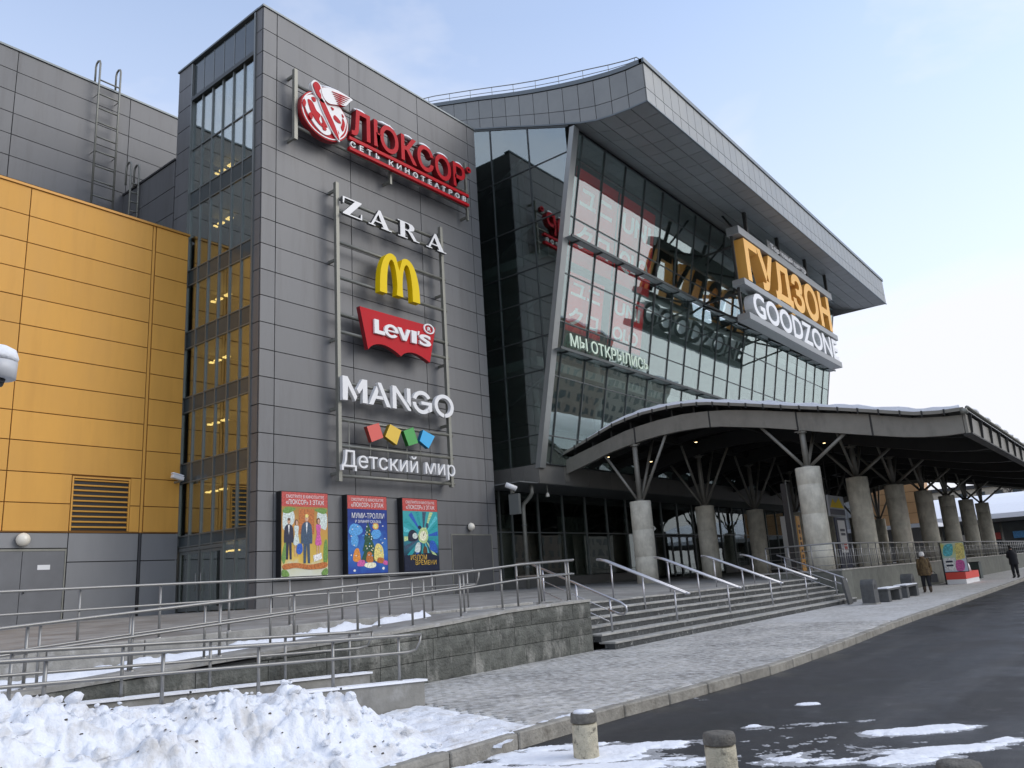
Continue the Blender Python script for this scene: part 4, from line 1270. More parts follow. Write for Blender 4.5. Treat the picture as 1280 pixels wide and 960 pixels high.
def poster(label, x0, x1, bg):
    z0, z1 = 2.26, 5.48
    t = thing("cinema_poster", label, "poster", (x0, 25.7, z0), "cinema posters on the tower")
    box("light_box", t, BLACK, x0, x1, 25.70, TY, z0, z1)
    box("print", t, bg, x0 + .03, x1 - .02, 25.69, 25.699, z0 + .03, z1 - .58)
    box("header", t, pm("red"), x0 + .03, x1 - .02, 25.69, 25.699, z1 - .577, z1 - .03)
    V, F = flat_word("СМОТРИТЕ В КИНОТЕАТРЕ", x0 + .22, x1 - .2, z1 - .25, z1 - .13, 25.685, .0)
    geo("lettering", t, WHITE, V, F)
    V, F = flat_word("«ЛЮКСОР» 3 ЭТАЖ", x0 + .22, x1 - .2, z1 - .49, z1 - .31, 25.685, .004)
    geo("lettering", t, WHITE, V, F)
    return t, z0, z1
def art(t, items, x0, z0, w, h, y=25.687):
    """flat printed shapes: (colour, outline in 0..1 of the print)"""
    for i, (c, pts) in enumerate(items):
        V, F, N = shape([[(x0 + a * w, z0 + b * h) for a, b in pts]], 0)
        geo("printed_shape", t, pm(c), [(v.x, y - .00035 * i, v.y) for v in V], F)

bg1 = grad_print("print_bg_sunny", [(0, (.66, .68, .58)), (.12, (.62, .62, .42)), (.22, (.72, .50, .10)), (.5, (.55, .36, .06)), (.72, (.62, .30, .08)), (1, (.40, .22, .05))], z0=2.3, z1=4.9, namt=.35)
pt, z0, z1 = poster("leftmost of the three posters, sunny yellow print with four dressed up figures", 18.45, 20.66, bg1)
def man(cx, zf, h, coat, legs, hair="brown"):
    w = h * .13
    return [(legs, [(cx - w * .75, zf), (cx - w * .2, zf), (cx, zf + h * .42), (cx + w * .25, zf), (cx + w * .8, zf), (cx + w * .7, zf + h * .5), (cx - w * .75, zf + h * .5)]),
            (coat, blob([(cx - w * 1.3, zf + h * .42), (cx - w * 1.15, zf + h * .74), (cx - w * .4, zf + h * .83), (cx + w * .4, zf + h * .83), (cx + w * 1.15, zf + h * .74), (cx + w * 1.3, zf + h * .42), (cx + w * .75, zf + h * .40), (cx - w * .75, zf + h * .40)], 3)),
            ("white", [(cx - w * .22, zf + h * .82), (cx + w * .22, zf + h * .82), (cx, zf + h * .58)]),
            ("skin", ellipse(cx, zf + h * .905, w * .42, h * .07, 12)), (hair, ellipse(cx, zf + h * .955, w * .43, h * .035, 12))]
def lady(cx, zf, h, dress):
    w = h * .12
    return [("skin", [(cx - w * .6, zf), (cx - w * .35, zf), (cx - w * .1, zf + h * .4), (cx - w * .6, zf + h * .42)]), ("skin", [(cx + w * .25, zf), (cx + w * .5, zf), (cx + w * .6, zf + h * .42), (cx + w * .1, zf + h * .4)]),
            (dress, blob([(cx - w, zf + h * .33), (cx - w * .55, zf + h * .6), (cx - w * .75, zf + h * .82), (cx + w * .75, zf + h * .82), (cx + w * .55, zf + h * .6), (cx + w, zf + h * .33)], 3)),
            ("brown", ellipse(cx, zf + h * .92, w * .62, h * .09, 12)), ("skin", ellipse(cx + w * .1, zf + h * .91, w * .38, h * .065, 12))]
items = [("pale", blob([(.02, .70), (.05, .97), (.24, .93), (.26, .78), (.12, .66)])), ("pale", blob([(.76, .80), (.80, .95), (.98, .90), (.97, .68), (.84, .70)])),
         ("green", blob([(.01, .92), (.1, .99), (.3, .97), (.14, .9)])), ("green", blob([(.7, .96), (.85, .99), (.99, .97), (.92, .9)])), ("green", blob([(.0, .28), (.08, .5), (.1, .3), (.05, .18)])), ("green", blob([(.9, .2), (.92, .48), (.99, .5), (.99, .2)])),
         ("rust", [(.36, .6), (.36, .97), (.7, .97), (.7, .6)])]
items += man(.15, .24, .60, "navy", "navy") + lady(.31, .28, .53, "pale") + lady(.79, .26, .58, "pink") + man(.53, .18, .72, "slate", "slate", "yellow")
items += [("blue", blob([(.31, .34), (.33, .45), (.42, .46), (.44, .36), (.38, .31)])), ("white", [(.69, .20), (.87, .24), (.85, .33), (.67, .29)]),
          ("rust", blob([(.04, .17), (.3, .19), (.6, .16), (.95, .19), (.95, .11), (.6, .09), (.3, .12), (.05, .10)])), ("green", blob([(.01, .01), (.02, .1), (.12, .08), (.16, .01)])), ("green", blob([(.86, .01), (.88, .07), (.98, .1), (.99, .01)]))]
art(pt, items, 18.48, z0 + .03, 2.15, z1 - z0 - .61)
bg2 = grad_print("print_bg_blue", [(0, (.02, .07, .36)), (.35, (.04, .18, .52)), (.7, (.015, .06, .32)), (1, (.01, .03, .20))], z0=2.3, z1=4.9, namt=.7, nscale=3)
pt, z0, z1 = poster("middle one of the three posters, deep blue winter print with a fir tree", 21.63, 23.82, bg2)
items = [("sky", blob([(.03, .62), (.05, .72), (.15, .77), (.32, .73), (.36, .64), (.2, .58)])), ("sky", blob([(.58, .56), (.62, .66), (.78, .68), (.84, .6), (.72, .53)])), ("sky", blob([(.08, .45), (.1, .58), (.25, .56), (.22, .42)])),
         ("orange", ellipse(.70, .735, .085, .055, 18)), ("yellow", ellipse(.70, .735, .06, .04, 18)),
         ("fir", [(.5, .80), (.58, .66), (.55, .66), (.64, .52), (.60, .52), (.70, .34), (.64, .34), (.74, .18), (.30, .18), (.40, .34), (.35, .34), (.42, .52), (.39, .52), (.45, .66), (.43, .66)]),
         ("orange", blob([(.12, .2), (.16, .36), (.26, .38), (.30, .2)])), ("pink", blob([(.22, .12), (.26, .2), (.4, .2), (.4, .12)])), ("rust", blob([(.45, .18), (.48, .32), (.58, .32), (.62, .18)])),
         ("yellow", blob([(.66, .2), (.68, .42), (.78, .46), (.88, .38), (.88, .2)])), ("rust", blob([(.72, .17), (.76, .24), (.9, .22), (.88, .15)])), ("pink", blob([(.88, .14), (.9, .19), (.99, .18), (.98, .12)])),
         ("cream", blob([(.40, .11), (.44, .16), (.66, .16), (.68, .10), (.54, .08)])), ("white", ellipse(.88, .07, .035, .022, 12)), ("white", ellipse(.15, .05, .03, .018, 12))]
rng = random.Random(3)
items += [("sky" if rng.random() < .6 else "white", ellipse(rng.uniform(.05, .95), rng.uniform(.25, .82), rng.uniform(.008, .022), rng.uniform(.006, .014), 6)) for _ in range(34)]
items += [(rng.choice(["yellow", "orange", "white"]), ellipse(.52 + (rng.uniform(-.5, .5)) * (.75 - zz) * .55, zz, .016, .011, 6)) for zz in [rng.uniform(.22, .7) for _ in range(14)]]
art(pt, items, 21.66, z0 + .03, 2.13, z1 - z0 - .61)
for txt, xa, xb, za, zb in (("МУМИ-ТРОЛЛИ", 21.85, 23.62, 4.52, 4.74), ("И ЗИМНЯЯ СКАЗКА", 22.02, 23.42, 4.33, 4.45)):
    V, F = flat_word(txt, xa, xb, za, zb, 25.655, .004); geo("lettering", pt, WHITE, V, F)
bg3 = grad_print("print_bg_teal", [(0, (.012, .016, .045)), (.22, (.012, .02, .05)), (.42, (.03, .16, .22)), (.7, (.04, .40, .44)), (1, (.05, .38, .40))], z0=2.3, z1=4.9, namt=.3)
pt, z0, z1 = poster("rightmost of the three posters, teal print with rays bursting from a bright centre", 24.72, 26.94, bg3)
items = []
for k in range(18):
    a = 2 * math.pi * k / 18 + .1
    r1 = .62
    da = .09
    P = [(.56 + .05 * math.cos(a), .58 + .04 * math.sin(a))]
    for s in (-da, da):
        P.append((min(.99, max(.01, .56 + r1 * math.cos(a + s))), min(.99, max(.2, .58 + r1 * .75 * math.sin(a + s)))))
    items.append((("blue", "teal", "cyan", "lime", "slate", "teal")[k % 6], P))
items += [("lime", blob([(.44, .5), (.42, .62), (.52, .72), (.66, .7), (.7, .56), (.6, .46)])), ("cream", blob([(.47, .53), (.47, .62), (.55, .67), (.64, .64), (.65, .56), (.57, .5)])),
          ("ink", blob([(.12, .52), (.16, .66), (.3, .68), (.42, .58), (.38, .52), (.22, .49)])), ("pale", ellipse(.32, .585, .075, .05, 14)), ("ink", ellipse(.46, .73, .05, .03, 12)), ("slate", ellipse(.68, .76, .04, .05, 12)),
          ("ink", [(.55, .6), (.6, .66), (.57, .58)]), ("pale", blob([(.30, .33), (.36, .46), (.46, .46), (.44, .32)])), ("brown", blob([(.54, .3), (.56, .4), (.64, .4), (.66, .3)])), ("blue", blob([(.74, .36), (.76, .5), (.9, .48), (.96, .3)])),
          ("ink", [(.01, .01), (.01, .26), (.3, .28), (.7, .3), (.99, .24), (.99, .01)])]
art(pt, items, 24.75, z0 + .03, 2.16, z1 - z0 - .61)
for txt, xa, xb, za, zb in (("ИЗЛОМ", 25.12, 26.1, 2.78, 3.0), ("ВРЕМЕНИ", 25.4, 26.7, 2.56, 2.76)):
    V, F = flat_word(txt, xa, xb, za, zb, 25.655, .0); geo("lettering", pt, pm("gold"), V, F)

# wall lamps, camera, pipe
def globe_lamp(label, x, y, z, r):
    t = thing("wall_lamp", label, "lamp", (x, y, z), "round wall lamps")
    V, F = lathe([(r * .6, 0), (r * .62, .06), (r * .5, .07)], 16)
    geo("base", t, GALV, [(x + a, y - c, z + b) for a, b, c in V], F, smooth=True)
    V, F = lathe([(r * .62, .05), (r * .95, .09), (r, .15), (r * .86, .23), (r * .5, .30), (r * .12, .325)], 16)
    geo("globe", t, LAMPG, [(x + a, y - c, z + b) for a, b, c in V], F, smooth=True)
globe_lamp("round white wall lamp above the grey service door of the tower", 29.4, TY, 4.28, .19)
globe_lamp("round cream wall lamp above the double door in the orange wing", 11.72, WY, 4.10, .24)
t = thing("security_camera", "small white camera with a snow cap on the corner of the orange wing", "camera", (17.4, WY - .3, 6.55))
box("housing", t, WHITE, 16.95, 17.45, WY - .55, WY - .35, 6.50, 6.66, (0, R(12), 0), .02)
box("snow_cap", t, SNOWC, 16.95, 17.45, WY - .55, WY - .35, 6.672, 6.73, (0, R(12), 0), .02)
box("bracket", t, GALV, 17.3, 17.38, WY - .4, WY, 6.4, 6.48)
t = thing("security_camera", "white bullet camera on a bracket under the corner of the glass hall", "camera", (31.3, 24.9, 5.6))
V, F = sweep([(31.05, 24.9, 6.28), (31.45, 24.55, 6.05)], .13, 10)
geo("housing", t, WHITE, V, F, smooth=True)
box("bracket", t, GALV, 31.35, 31.46, 24.7, 24.85, 5.85, 6.3)
box("junction_box", t, MULL, 31.3, 31.48, 24.35, 24.95, 4.8, 5.8)
t = thing("drain_pipe", "grey drain pipe with a bend coming down from the corner of the glass hall", "pipe", (31.5, 23.9, 1.2))
tube("pipe", t, GALV, [(31.45, 23.6, 6.2), (31.45, 23.6, 5.75), (31.45, 23.75, 5.55), (31.45, 24.15, 5.25), (31.45, 24.2, 5.0), (31.45, 24.2, 1.15)], .10, 10)
for z in (2.2, 4.2): tube("clamp", t, MULL, [(31.45, 24.2, z), (31.45, 24.2, z + .06)], .125, 10)
t = thing("hanging_lamp", "small spotlight hanging under the soffit right of the drain pipe", "lamp", (32.6, 23.5, 5.9))
vrod("stem", t, GALV, 32.6, 23.5, 5.75, 6.16, .03, 6)
V, F = lathe([(.05, .2), (.09, .1), (.11, 0)], 10); geo("shade", t, LAMPG, [(32.6 + a, 23.5 + b, 5.58 + c) for a, b, c in V], F, smooth=True)

# ================================================================== BIG SIGN ON THE HALL
bs = thing("mall_sign", "huge hanging sign with orange ГУДЗОН above white GOODZONE between grey shelves", "sign", (54, 17, 18))
QY = 16.62
for z0, z1, xa, xb in ((21.50, 22.03, 45.1, 63.2), (18.13, 18.54, 44.95, 63.0), (15.95, 16.38, 45.05, 62.95)):
    box("shelf", bs, SHELF, xa, xb, QY, QY + .80, z0, z1, bev=.015)
word("ГУДЗОН", bs, [mat("letter_face_amber", (0.90, 0.50, 0.12), .45, spec=.25), ORANGE, DSTEEL], 45.75, 62.05, 18.62, 21.38, QY + .02, .68, bold=.03)
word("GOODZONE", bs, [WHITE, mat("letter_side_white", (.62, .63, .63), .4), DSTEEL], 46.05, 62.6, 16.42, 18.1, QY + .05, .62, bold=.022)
for x in (45.3, 62.6):
    box("side_post", bs, DSTEEL, x - .06, x + .06, QY + .5, QY + .65, 16.38, 21.5)
for x in (47.0, 52.6, 58.2, 62.8):
    box("hanger", bs, DSTEEL, x - .10, x + .10, QY + .1, QY + .3, 22.03, rb(QY) + .02)
    tube("hanger_brace", bs, DSTEEL, [(x, QY + .6, 22.0), (x - .1, QY + 1.6, rb(QY + 1.6))], .07, 6)
    tube("back_stay", bs, DSTEEL, [(x, QY + .7, 18.4), (x, Yg(18.3) - .3, 18.3)], .08, 6)
    tube("back_stay", bs, DSTEEL, [(x, QY + .7, 21.6), (x, Yg(21.5) - .05, 21.5)], .08, 6)
    tube("back_stay", bs, DSTEEL, [(x, QY + .7, 16.2), (x, Yg(18.3) - .3, 18.2)], .07, 6)
box("plate", bs, SHELF, 50.6, 58.2, QY + .2, QY + .3, 22.05, 22.85)
word("Торговый центр", bs, [WHITE, WHITE], 50.95, 57.9, 22.28, 22.66, QY + .1, .1, bold=.02)

# prints and lettering behind the hall front
def lean_put(name, m, x0, x1, z0, z1, off, label, cat, group=None, mats=None):
    zc = (z0 + z1) / 2; h = (z1 - z0) / math.cos(LEAN)
    o = put(name, mesh(name, box_verts(-(x1 - x0) / 2, (x1 - x0) / 2, -.02, .02, -h / 2, h / 2), BOXF, m), None, ((x0 + x1) / 2, Yg(zc) + off, zc), (LEAN, 0, 0))
    return tag(o, label, cat, group)
REDP = mat("banner_red", (.85, .03, .04), .6, spec=.1)
BW = mat("banner_white", (.85, .85, .85), .5)
def banner_word(parent, txt, x0, x1, z0, z1, off):
    """flat letters lying 3 cm before the banner"""
    V, F = flat_word(txt, x0, x1, z0, z1, 0, .03)
    po = WL[parent.name]
    V = [(v.x - po.x, -.03, (v.z - po.z) / math.cos(LEAN)) for v in V]
    me = mesh("lettering", V, F, BW)
    o = bpy.data.objects.new("lettering", me); COL.objects.link(o); o.parent = parent; WL[o.name] = po
b1 = lean_put("window_banner", REDP, 32.6, 36.75, 17.5, 22.45, .30, "red square banner with white Japanese characters behind the hall glass, nearest the corner", "banner", "red banners behind the hall glass")
banner_word(b1, "ユニ", 33.1, 36.3, 20.5, 21.6, 0); banner_word(b1, "クロ", 33.1, 36.3, 18.4, 19.5, 0)
b2 = lean_put("window_banner", REDP, 36.95, 41.0, 17.5, 22.45, .30, "red square banner with white UNI QLO letters, behind the hall glass right of the first", "banner", "red banners behind the hall glass")
banner_word(b2, "UNI", 37.4, 40.6, 20.5, 21.6, 0); banner_word(b2, "QLO", 37.4, 40.6, 18.4, 19.5, 0)
b3 = lean_put("window_banner", REDP, 32.75, 36.2, 14.0, 17.0, .30, "smaller red banner below the upper ledge behind the hall glass, nearest the corner", "banner", "red banners behind the hall glass")
banner_word(b3, "ユニ", 33.1, 35.9, 15.8, 16.6, 0); banner_word(b3, "クロ", 33.1, 35.9, 14.4, 15.2, 0)
b4 = lean_put("window_banner", REDP, 37.0, 40.6, 14.0, 17.0, .30, "smaller red banner with white letters below the upper ledge, right of its twin", "banner", "red banners behind the hall glass")
banner_word(b4, "UNI", 37.4, 40.2, 15.8, 16.6, 0); banner_word(b4, "QLO", 37.4, 40.2, 14.4, 15.2, 0)
ws = thing("window_lettering", "pale letters МЫ ОТКРЫЛИСЬ along the hall glass above the lower ledge", "lettering", (36.8, Yg(13.3), 13.05))
PALE = mat("pale_letters", (.62, .74, .60), .5)
word("МЫ ОТКРЫЛИСЬ", ws, [PALE, PALE], 32.85, 40.9, 13.02, 13.70, Yg(13.3) - .20, .05, bold=.01)
# ================================================================== CANOPY
CX0, CX1 = 33.75, 79.0
AB = [(4.95, 5.90), (5.6, 5.90), (6.4, 5.97), (7.2, 6.10), (8.6, 6.42), (10, 6.75), (11.3, 7.08), (12.5, 7.36), (13.6, 7.58), (14.6, 7.77), (15.5, 7.86), (16.6, 7.88), (17.6, 7.84), (18.6, 7.74), (19.3, 7.64), (20.6, 7.40), (21.3, 7.18), (22.2, 6.95), (23.1, 6.72)]
AT = [(4.95, 6.58), (5.6, 6.62), (6.7, 6.76), (8.46, 7.24), (10, 7.56), (11.2, 7.82), (12.6, 8.14), (14, 8.42), (15.3, 8.58), (16.4, 8.64), (17.6, 8.58), (18.6, 8.48), (19.43, 8.36), (21, 7.98), (22.2, 7.68), (23.1, 7.42)]
AR = [(4.85, 6.82), (5.6, 6.83), (6.5, 6.93), (8.3, 7.38), (9.7, 7.72), (11.1, 8.03), (13, 8.49), (15, 8.94), (16, 9.06), (16.8, 9.10), (18.2, 9.06), (19.0, 8.95), (19.9, 8.78), (21.4, 8.30), (22.4, 7.98), (23.25, 7.72)]
ab = lambda y: lerp_table(AB, y); at_ = lambda y: lerp_table(AT, y); ar_ = lambda y: lerp_table(AR, y)
canopy = thing("entrance_canopy", "long arched canopy over the entrance, snow on its roof and dark ribs beneath", "canopy", (CX0, 14, 6))
def ribbon(name, parent, m, x0, x1, ys, zlo, zhi, smooth=False):
    poly = [(y, zlo(y)) for y in ys] + [(y, zhi(y)) for y in reversed(ys)]
    return prism(name, parent, m, poly, 'x', x0, x1)
def rng_(a, b, n): return [a + (b - a) * i / n for i in range(n + 1)]
joints = [4.97, 8.2, 11.1, 15.0, 18.9, 23.05]
for a, b in zip(joints, joints[1:]):
    ribbon("arch_beam", canopy, PSTEEL, CX0, CX0 + .22, rng_(a + .012, b - .012, 9), ab, at_)
for y in joints[1:-1]:
    ribbon("beam_flange", canopy, DSTEEL, CX0 - .015, CX0 + .2, [y - .035, y + .035], lambda v: ab(v) - .02, lambda v: at_(v) + .02)
yy = rng_(4.85, 23.25, 44)
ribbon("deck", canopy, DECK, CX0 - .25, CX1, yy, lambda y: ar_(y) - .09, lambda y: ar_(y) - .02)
ribbon("gutter", canopy, PSTEEL, CX0 - .32, CX0 - .255, yy, lambda y: ar_(y) - .13, ar_)
for k in range(24):
    y = 5.5 + k * .76
    ribbon("gutter_clip", canopy, DSTEEL, CX0 - .36, CX0 - .18, [y - .025, y + .025], lambda v: ar_(v) - .20, lambda v: ar_(v) + .02)
# snow on the roof
V, F = [], []
nxs = 60
yv = rng_(4.98, 22.6, 60)
for i in range(nxs + 1):
    x = CX0 - .2 + (i / nxs) ** 1.6 * (CX1 - CX0)
    for y in yv:
        th = .14 + .05 * fbm(x * .8, y * .9, 2, 3)
        if i == 0: th = max(.06, .16 + .08 * fbm(3, y * 1.7, 5, 4))
        if y > 19.5: th *= max(.12, (22.6 - y) / 3.1)
        if y < 5.3: th *= .7
        V.append((x, y, ar_(y) + th))
w = len(yv)
for i in range(nxs):
    for j in range(w - 1): F.append((i * w + j, (i + 1) * w + j, (i + 1) * w + j + 1, i * w + j + 1))
b0 = len(V)
for j, y in enumerate(yv): V.append((CX0 - .2, y, ar_(y) - .02))
for j in range(w - 1): F.append((j, j + 1, b0 + j + 1, b0 + j))
b1_ = len(V)
for i in range(nxs + 1): V.append((V[i * w][0], 4.98, ar_(4.98) - .02))
for i in range(nxs): F.append((i * w, b1_ + i, b1_ + i + 1, (i + 1) * w))
kind(geo("roof_snow", canopy, SNOWC, V, F, smooth=True), 'stuff')
# ribs and purlins under the deck
x = CX0 + 2.31; k = 1
while x < CX1 - .3:
    main = k % 3 == 0
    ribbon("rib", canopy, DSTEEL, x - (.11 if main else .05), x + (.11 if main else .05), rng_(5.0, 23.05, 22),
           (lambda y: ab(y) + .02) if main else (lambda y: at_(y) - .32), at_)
    x += 2.31; k += 1
for y in rng_(5.6, 22.6, 15):
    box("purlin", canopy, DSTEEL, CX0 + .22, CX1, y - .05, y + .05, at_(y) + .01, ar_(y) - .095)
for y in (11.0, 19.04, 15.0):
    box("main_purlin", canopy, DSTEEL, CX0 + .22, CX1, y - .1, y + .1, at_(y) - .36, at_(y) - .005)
# eave along the road: beam, hanger plates and gutter pipe with snow
box("eave_beam", canopy, PSTEEL, CX0 - .02, CX1, 4.86, 4.96, 5.88, 6.60)
box("eave_flange", canopy, DSTEEL, CX0 - .02, CX1, 4.74, 5.06, 5.82, 5.878)
x = CX0 + .5
while x < CX1:
    prism("hanger_plate", canopy, DSTEEL, [(4.86, 5.9), (4.79, 5.95), (4.74, 6.62), (4.86, 6.62)], 'x', x, x + .05)
    x += 2.31
tube("gutter_pipe", canopy, GALV, [(CX0 - .3, 4.72, 6.78), (CX1, 4.72, 6.78)], .075, 8)
tube("gutter_end", canopy, GALV, [(CX0 - .31, 4.72, 6.66), (CX0 - .31, 4.95, 6.66)], .11, 10)
x = CX0 + .8
while x < 74:
    L = random.uniform(.5, 2.2)
    geo("snow_cap", canopy, SNOWC, *sweep([(x, 4.70, 6.84), (x + L * .3, 4.69, 6.87), (x + L * .7, 4.70, 6.87), (x + L, 4.71, 6.84)], [.03, .07, .06, .02], 6), smooth=True)
    x += L + random.uniform(.3, 1.4)
for x, y in ((34.9, 21.2), (38.5, 18), (36.2, 14), (41, 16.4), (44, 13.2), (39, 21)):
    V, F = lathe([(.09, 0), (.09, .10), (.03, .12)], 10)
    z = at_(y) - .5
    o = geo("downlight", canopy, DSTEEL, [(x + a, y + b, z + c) for a, b, c in V], F, smooth=True)
    V, F = lathe([(.07, -.012), (.07, -.002)], 10)
    geo("lens", o, SPOTE, [(x + a, y + b, z + c) for a, b, c in V], F)
    vrod("stem", o, DSTEEL, x, y, z + .12, at_(y) + .05, .015, 6)
ribbon("end_beam", canopy, PSTEEL, CX1 - .2, CX1, rng_(5, 23, 18), ab, at_)
# corner bracket where the arch meets the hall
box("end_plate", canopy, PSTEEL, CX0 - .12, CX0 + .26, 23.06, 23.098, 6.35, 7.72)

# ------------------------------------------------------------------ pillars
ordn = ["first", "second", "third", "fourth", "fifth", "sixth", "seventh"]
def pillar(x, y, zb, zt, label, first):
    p = thing("concrete_pillar", label, "pillar", (x, y, zb), "round concrete pillars carrying the canopy")
    key = ('shaft', round(zt - zb, 2))
    if key not in MC:
        h = zt - zb
        prof = [(.50, 0)]
        for z in (1.25, 2.5, 3.7):
            if z < h - .2: prof += [(.50, z - .012), (.492, z), (.50, z + .012)]
        prof += [(.50, h - .015), (.485, h)]
        V, F = lathe(prof, 28)
        MC[key] = mesh("shaft", V, F, CONC, smooth=False)
        MC[key].polygons.foreach_set('use_smooth', [len(q.vertices) == 4 for q in MC[key].polygons])
    put("shaft", MC[key], p, (x, y, zb), (0, 0, random.uniform(0, 6)))
    V, F = lathe([(.22, 0), (.22, .05), (.13, .09)], 12)
    geo("base_plate", p, PSTEEL, [(x + a, y + b, zt + c) for a, b, c in V], F)
    top = ab(y) - .02
    vrod("post", p, PSTEEL, x, y, zt + .05, top + .25, .125, 12)
    for z in (top - .10,):
        V, F = lathe([(.2, 0), (.2, .06)], 12)
        geo("collar", p, PSTEEL, [(x + a, y + b, z + c) for a, b, c in V], F)
        for a in (0, math.pi / 2):
            box("collar_arm", p, PSTEEL, x - .3, x + .3, y - .03, y + .03, z + .065, z + .1, (0, 0, a))
    for dy in (-1.7, 1.75):
        yy_ = y + dy
        tube("strut", p, PSTEEL, [(x + .06, y + (.12 if dy > 0 else -.12), zt + .05), (x + .06, yy_, ab(yy_) + .03)], .072, 8)
    for dx in (-1.9, 1.9):
        if first and dx < 0: continue
        tube("strut", p, PSTEEL, [(x + (.12 if dx > 0 else -.12), y, zt + .05), (x + dx, y + .02, at_(y) - .36)], .072, 8)
for k in range(7):
    x = 33.87 + 6.93 * k
    pillar(x, 11.0, 1.0, 5.42, ordn[k] + " pillar from the steps in the outer row, beside the picket railing", k == 0)
    pillar(x, 19.04, tz(x, 19.04) - .02, 4.9, ordn[k] + " pillar in the inner row near the hall doors, counted from the drain pipe", k == 0)

# ================================================================== RAILINGS
def double_rail(X, label):
    t = thing("stair_handrail", label, "handrail", (X, 11, 0.2), "double handrails running down the steps")
    for dx in (-.07, .07):
        tube("rail", t, STEELB, [(X + dx, 12.36, 2.02), (X + dx, 12.15, 1.97), (X + dx, 9.80, 1.00)], .029, 8)
    for y, z in ((12.36, 2.02), (9.80, 1.0)):
        tube("end_loop", t, STEELB, [(X - .07, y, z), (X - .04, y + (.05 if y > 11 else -.05), z), (X + .04, y + (.05 if y > 11 else -.05), z), (X + .07, y, z)], .029, 8)
    for y in (10.15, 11.05, 12.0):
        zb = max(.16, min(.96, .16 * (int((y - 9.75) / .33) + 1)))
        zt = 1.0 + (y - 9.8) * (.97 / 2.35) - .02
        vrod("post", t, STEELB, X, y, zb - .01, zt - .035, .024, 8)
        box("cross_bracket", t, STEELB, X - .07, X + .07, y - .012, y + .012, zt - .05, zt - .025)
def side_rail(X, label, loop_dx):
    t = thing("stair_handrail", label, "handrail", (X, 11, 0.2), "single handrails at the sides of the steps")
    top = [(X, 12.3, 1.95), (X, 9.85, .95), (X, 9.74, .87), (X, 9.72, .78), (X, 9.80, .70), (X, 9.95, .72), (X, 10.2, .82)]
    tube("rail", t, STEELB, top, .029, 8)
    for dz in (.30, .55):
        tube("mid_rail", t, STEELB, [(X, 12.1, 1.88 - dz), (X, 10.2, 1.10 - dz)], .012, 6)
    for y in (10.15, 11.05, 12.0):
        zb = max(.16, min(.96, .16 * (int((y - 9.75) / .33) + 1)))
        zt = .95 + (y - 9.85) * (1.0 / 2.45) - .02
        vrod("post", t, STEELB, X, y, zb - .01, zt, .024, 8)
side_rail(16.2, "leftmost stair handrail, single with a curled lower end beside the granite wall", 0)
for k, nm in enumerate(("nearest of the four double handrails on the steps", "second nearest of the four double handrails on the steps",
                        "third nearest of the four double handrails on the steps", "farthest of the four double handrails on the steps")):
    double_rail(19.37 + 3.28 * k, nm)
side_rail(32.5, "rightmost stair handrail, single with a curled end beside the right hand wall", 0)

def ramp_rail(label, posts, y, ztop, zfoot, x0, x1, mid, end_right=None, r=.022, two=True):
    t = thing("ramp_railing", label, "railing", (posts[0], y, zfoot(posts[0])), "stainless railings of the access ramps")
    xs = rng_(x0, x1, 8)
    pts = [(x, y, ztop(x)) for x in xs]
    mids = [(x, y, ztop(x) - mid) for x in xs]
    if end_right:
        pts.append((x1 + end_right, y, ztop(x1) - .01)); mids.append((x1 + end_right * .6, y, ztop(x1) - mid + .015))
        tube("end_bend", t, STEEL, [pts[-1], (x1 + end_right * .95, y, ztop(x1) - mid * .45), mids[-1]], r * .9, 8)
    tube("handrail", t, STEEL, pts, r, 8)
    tube("mid_rail", t, STEEL, mids, r * .82, 8)
    for x in posts:
        vrod("post", t, STEEL, x, y + .045, zfoot(x) - .03, ztop(x) - .02, .021, 8)
        V, F = lathe([(.05, 0), (.045, .012)], 10)
        geo("foot_plate", t, STEEL, [(x + a, y + .045 + b, zfoot(x) + c) for a, b, c in V], F)
    return t
un_t = lambda x: 1.425 + (x - 4.08) * .0492 if x < 12.9 else lerp_table([(12.9, 1.86), (14, 1.95), (16, 1.96)], x)
ramp_rail("railing along the top of the dark granite wall, near side of the upper ramp", [.33, 1.58, 2.83, 4.08, 5.33, 6.57, 7.82, 9.07, 10.32, 11.58, 12.82, 14.05, 15.1], 10.5,
          un_t, lambda x: wall_top(x), 0.0, 15.35, .30)
ramp_rail("railing on the far side of the upper ramp, ending before the steps", [1.07, 2.32, 3.57, 4.82, 6.05, 7.24, 8.45, 9.68, 10.89, 12.12, 13.35], 12.0,
          lambda x: 1.41 + (x - 4.78) * .0500, lambda x: up_z(x), 0.0, 13.6, .30, .22)
lo_t = lambda x: .935 + max(0, 8.0 - x) * .043
ramp_rail("near railing of the lower ramp, on the snowy kerb behind the snow bank", [-.2, 1.0, 2.25, 3.45, 4.61, 5.77, 6.85, 7.98], 8.40, lo_t, lambda x: .31 + .058 * (8.33 - x) + .02, -1, 8.1, .22, .26)
ramp_rail("far railing of the lower ramp, close to the foot of the granite wall", [.0, 1.25, 2.5, 3.75, 4.97, 6.13, 7.30, 8.47], 10.0,
          lambda x: .96 + max(0, 8.47 - x) * .043, lambda x: .33 + .043 * (8.76 - x) + .02, -1, 8.6, .24, .30)
ramp_rail("railing on the edge of the upper terrace in front of the tower and orange wing", [-.6, .7, 1.95, 3.2, 4.5, 5.75, 7.03, 8.30, 9.57, 10.83, 12.1, 13.4, 14.6], 13.0,
          lambda x: 1.87 + .002 * x, lambda x: tz(x, 13) + .055, -4, 14.8, .32)
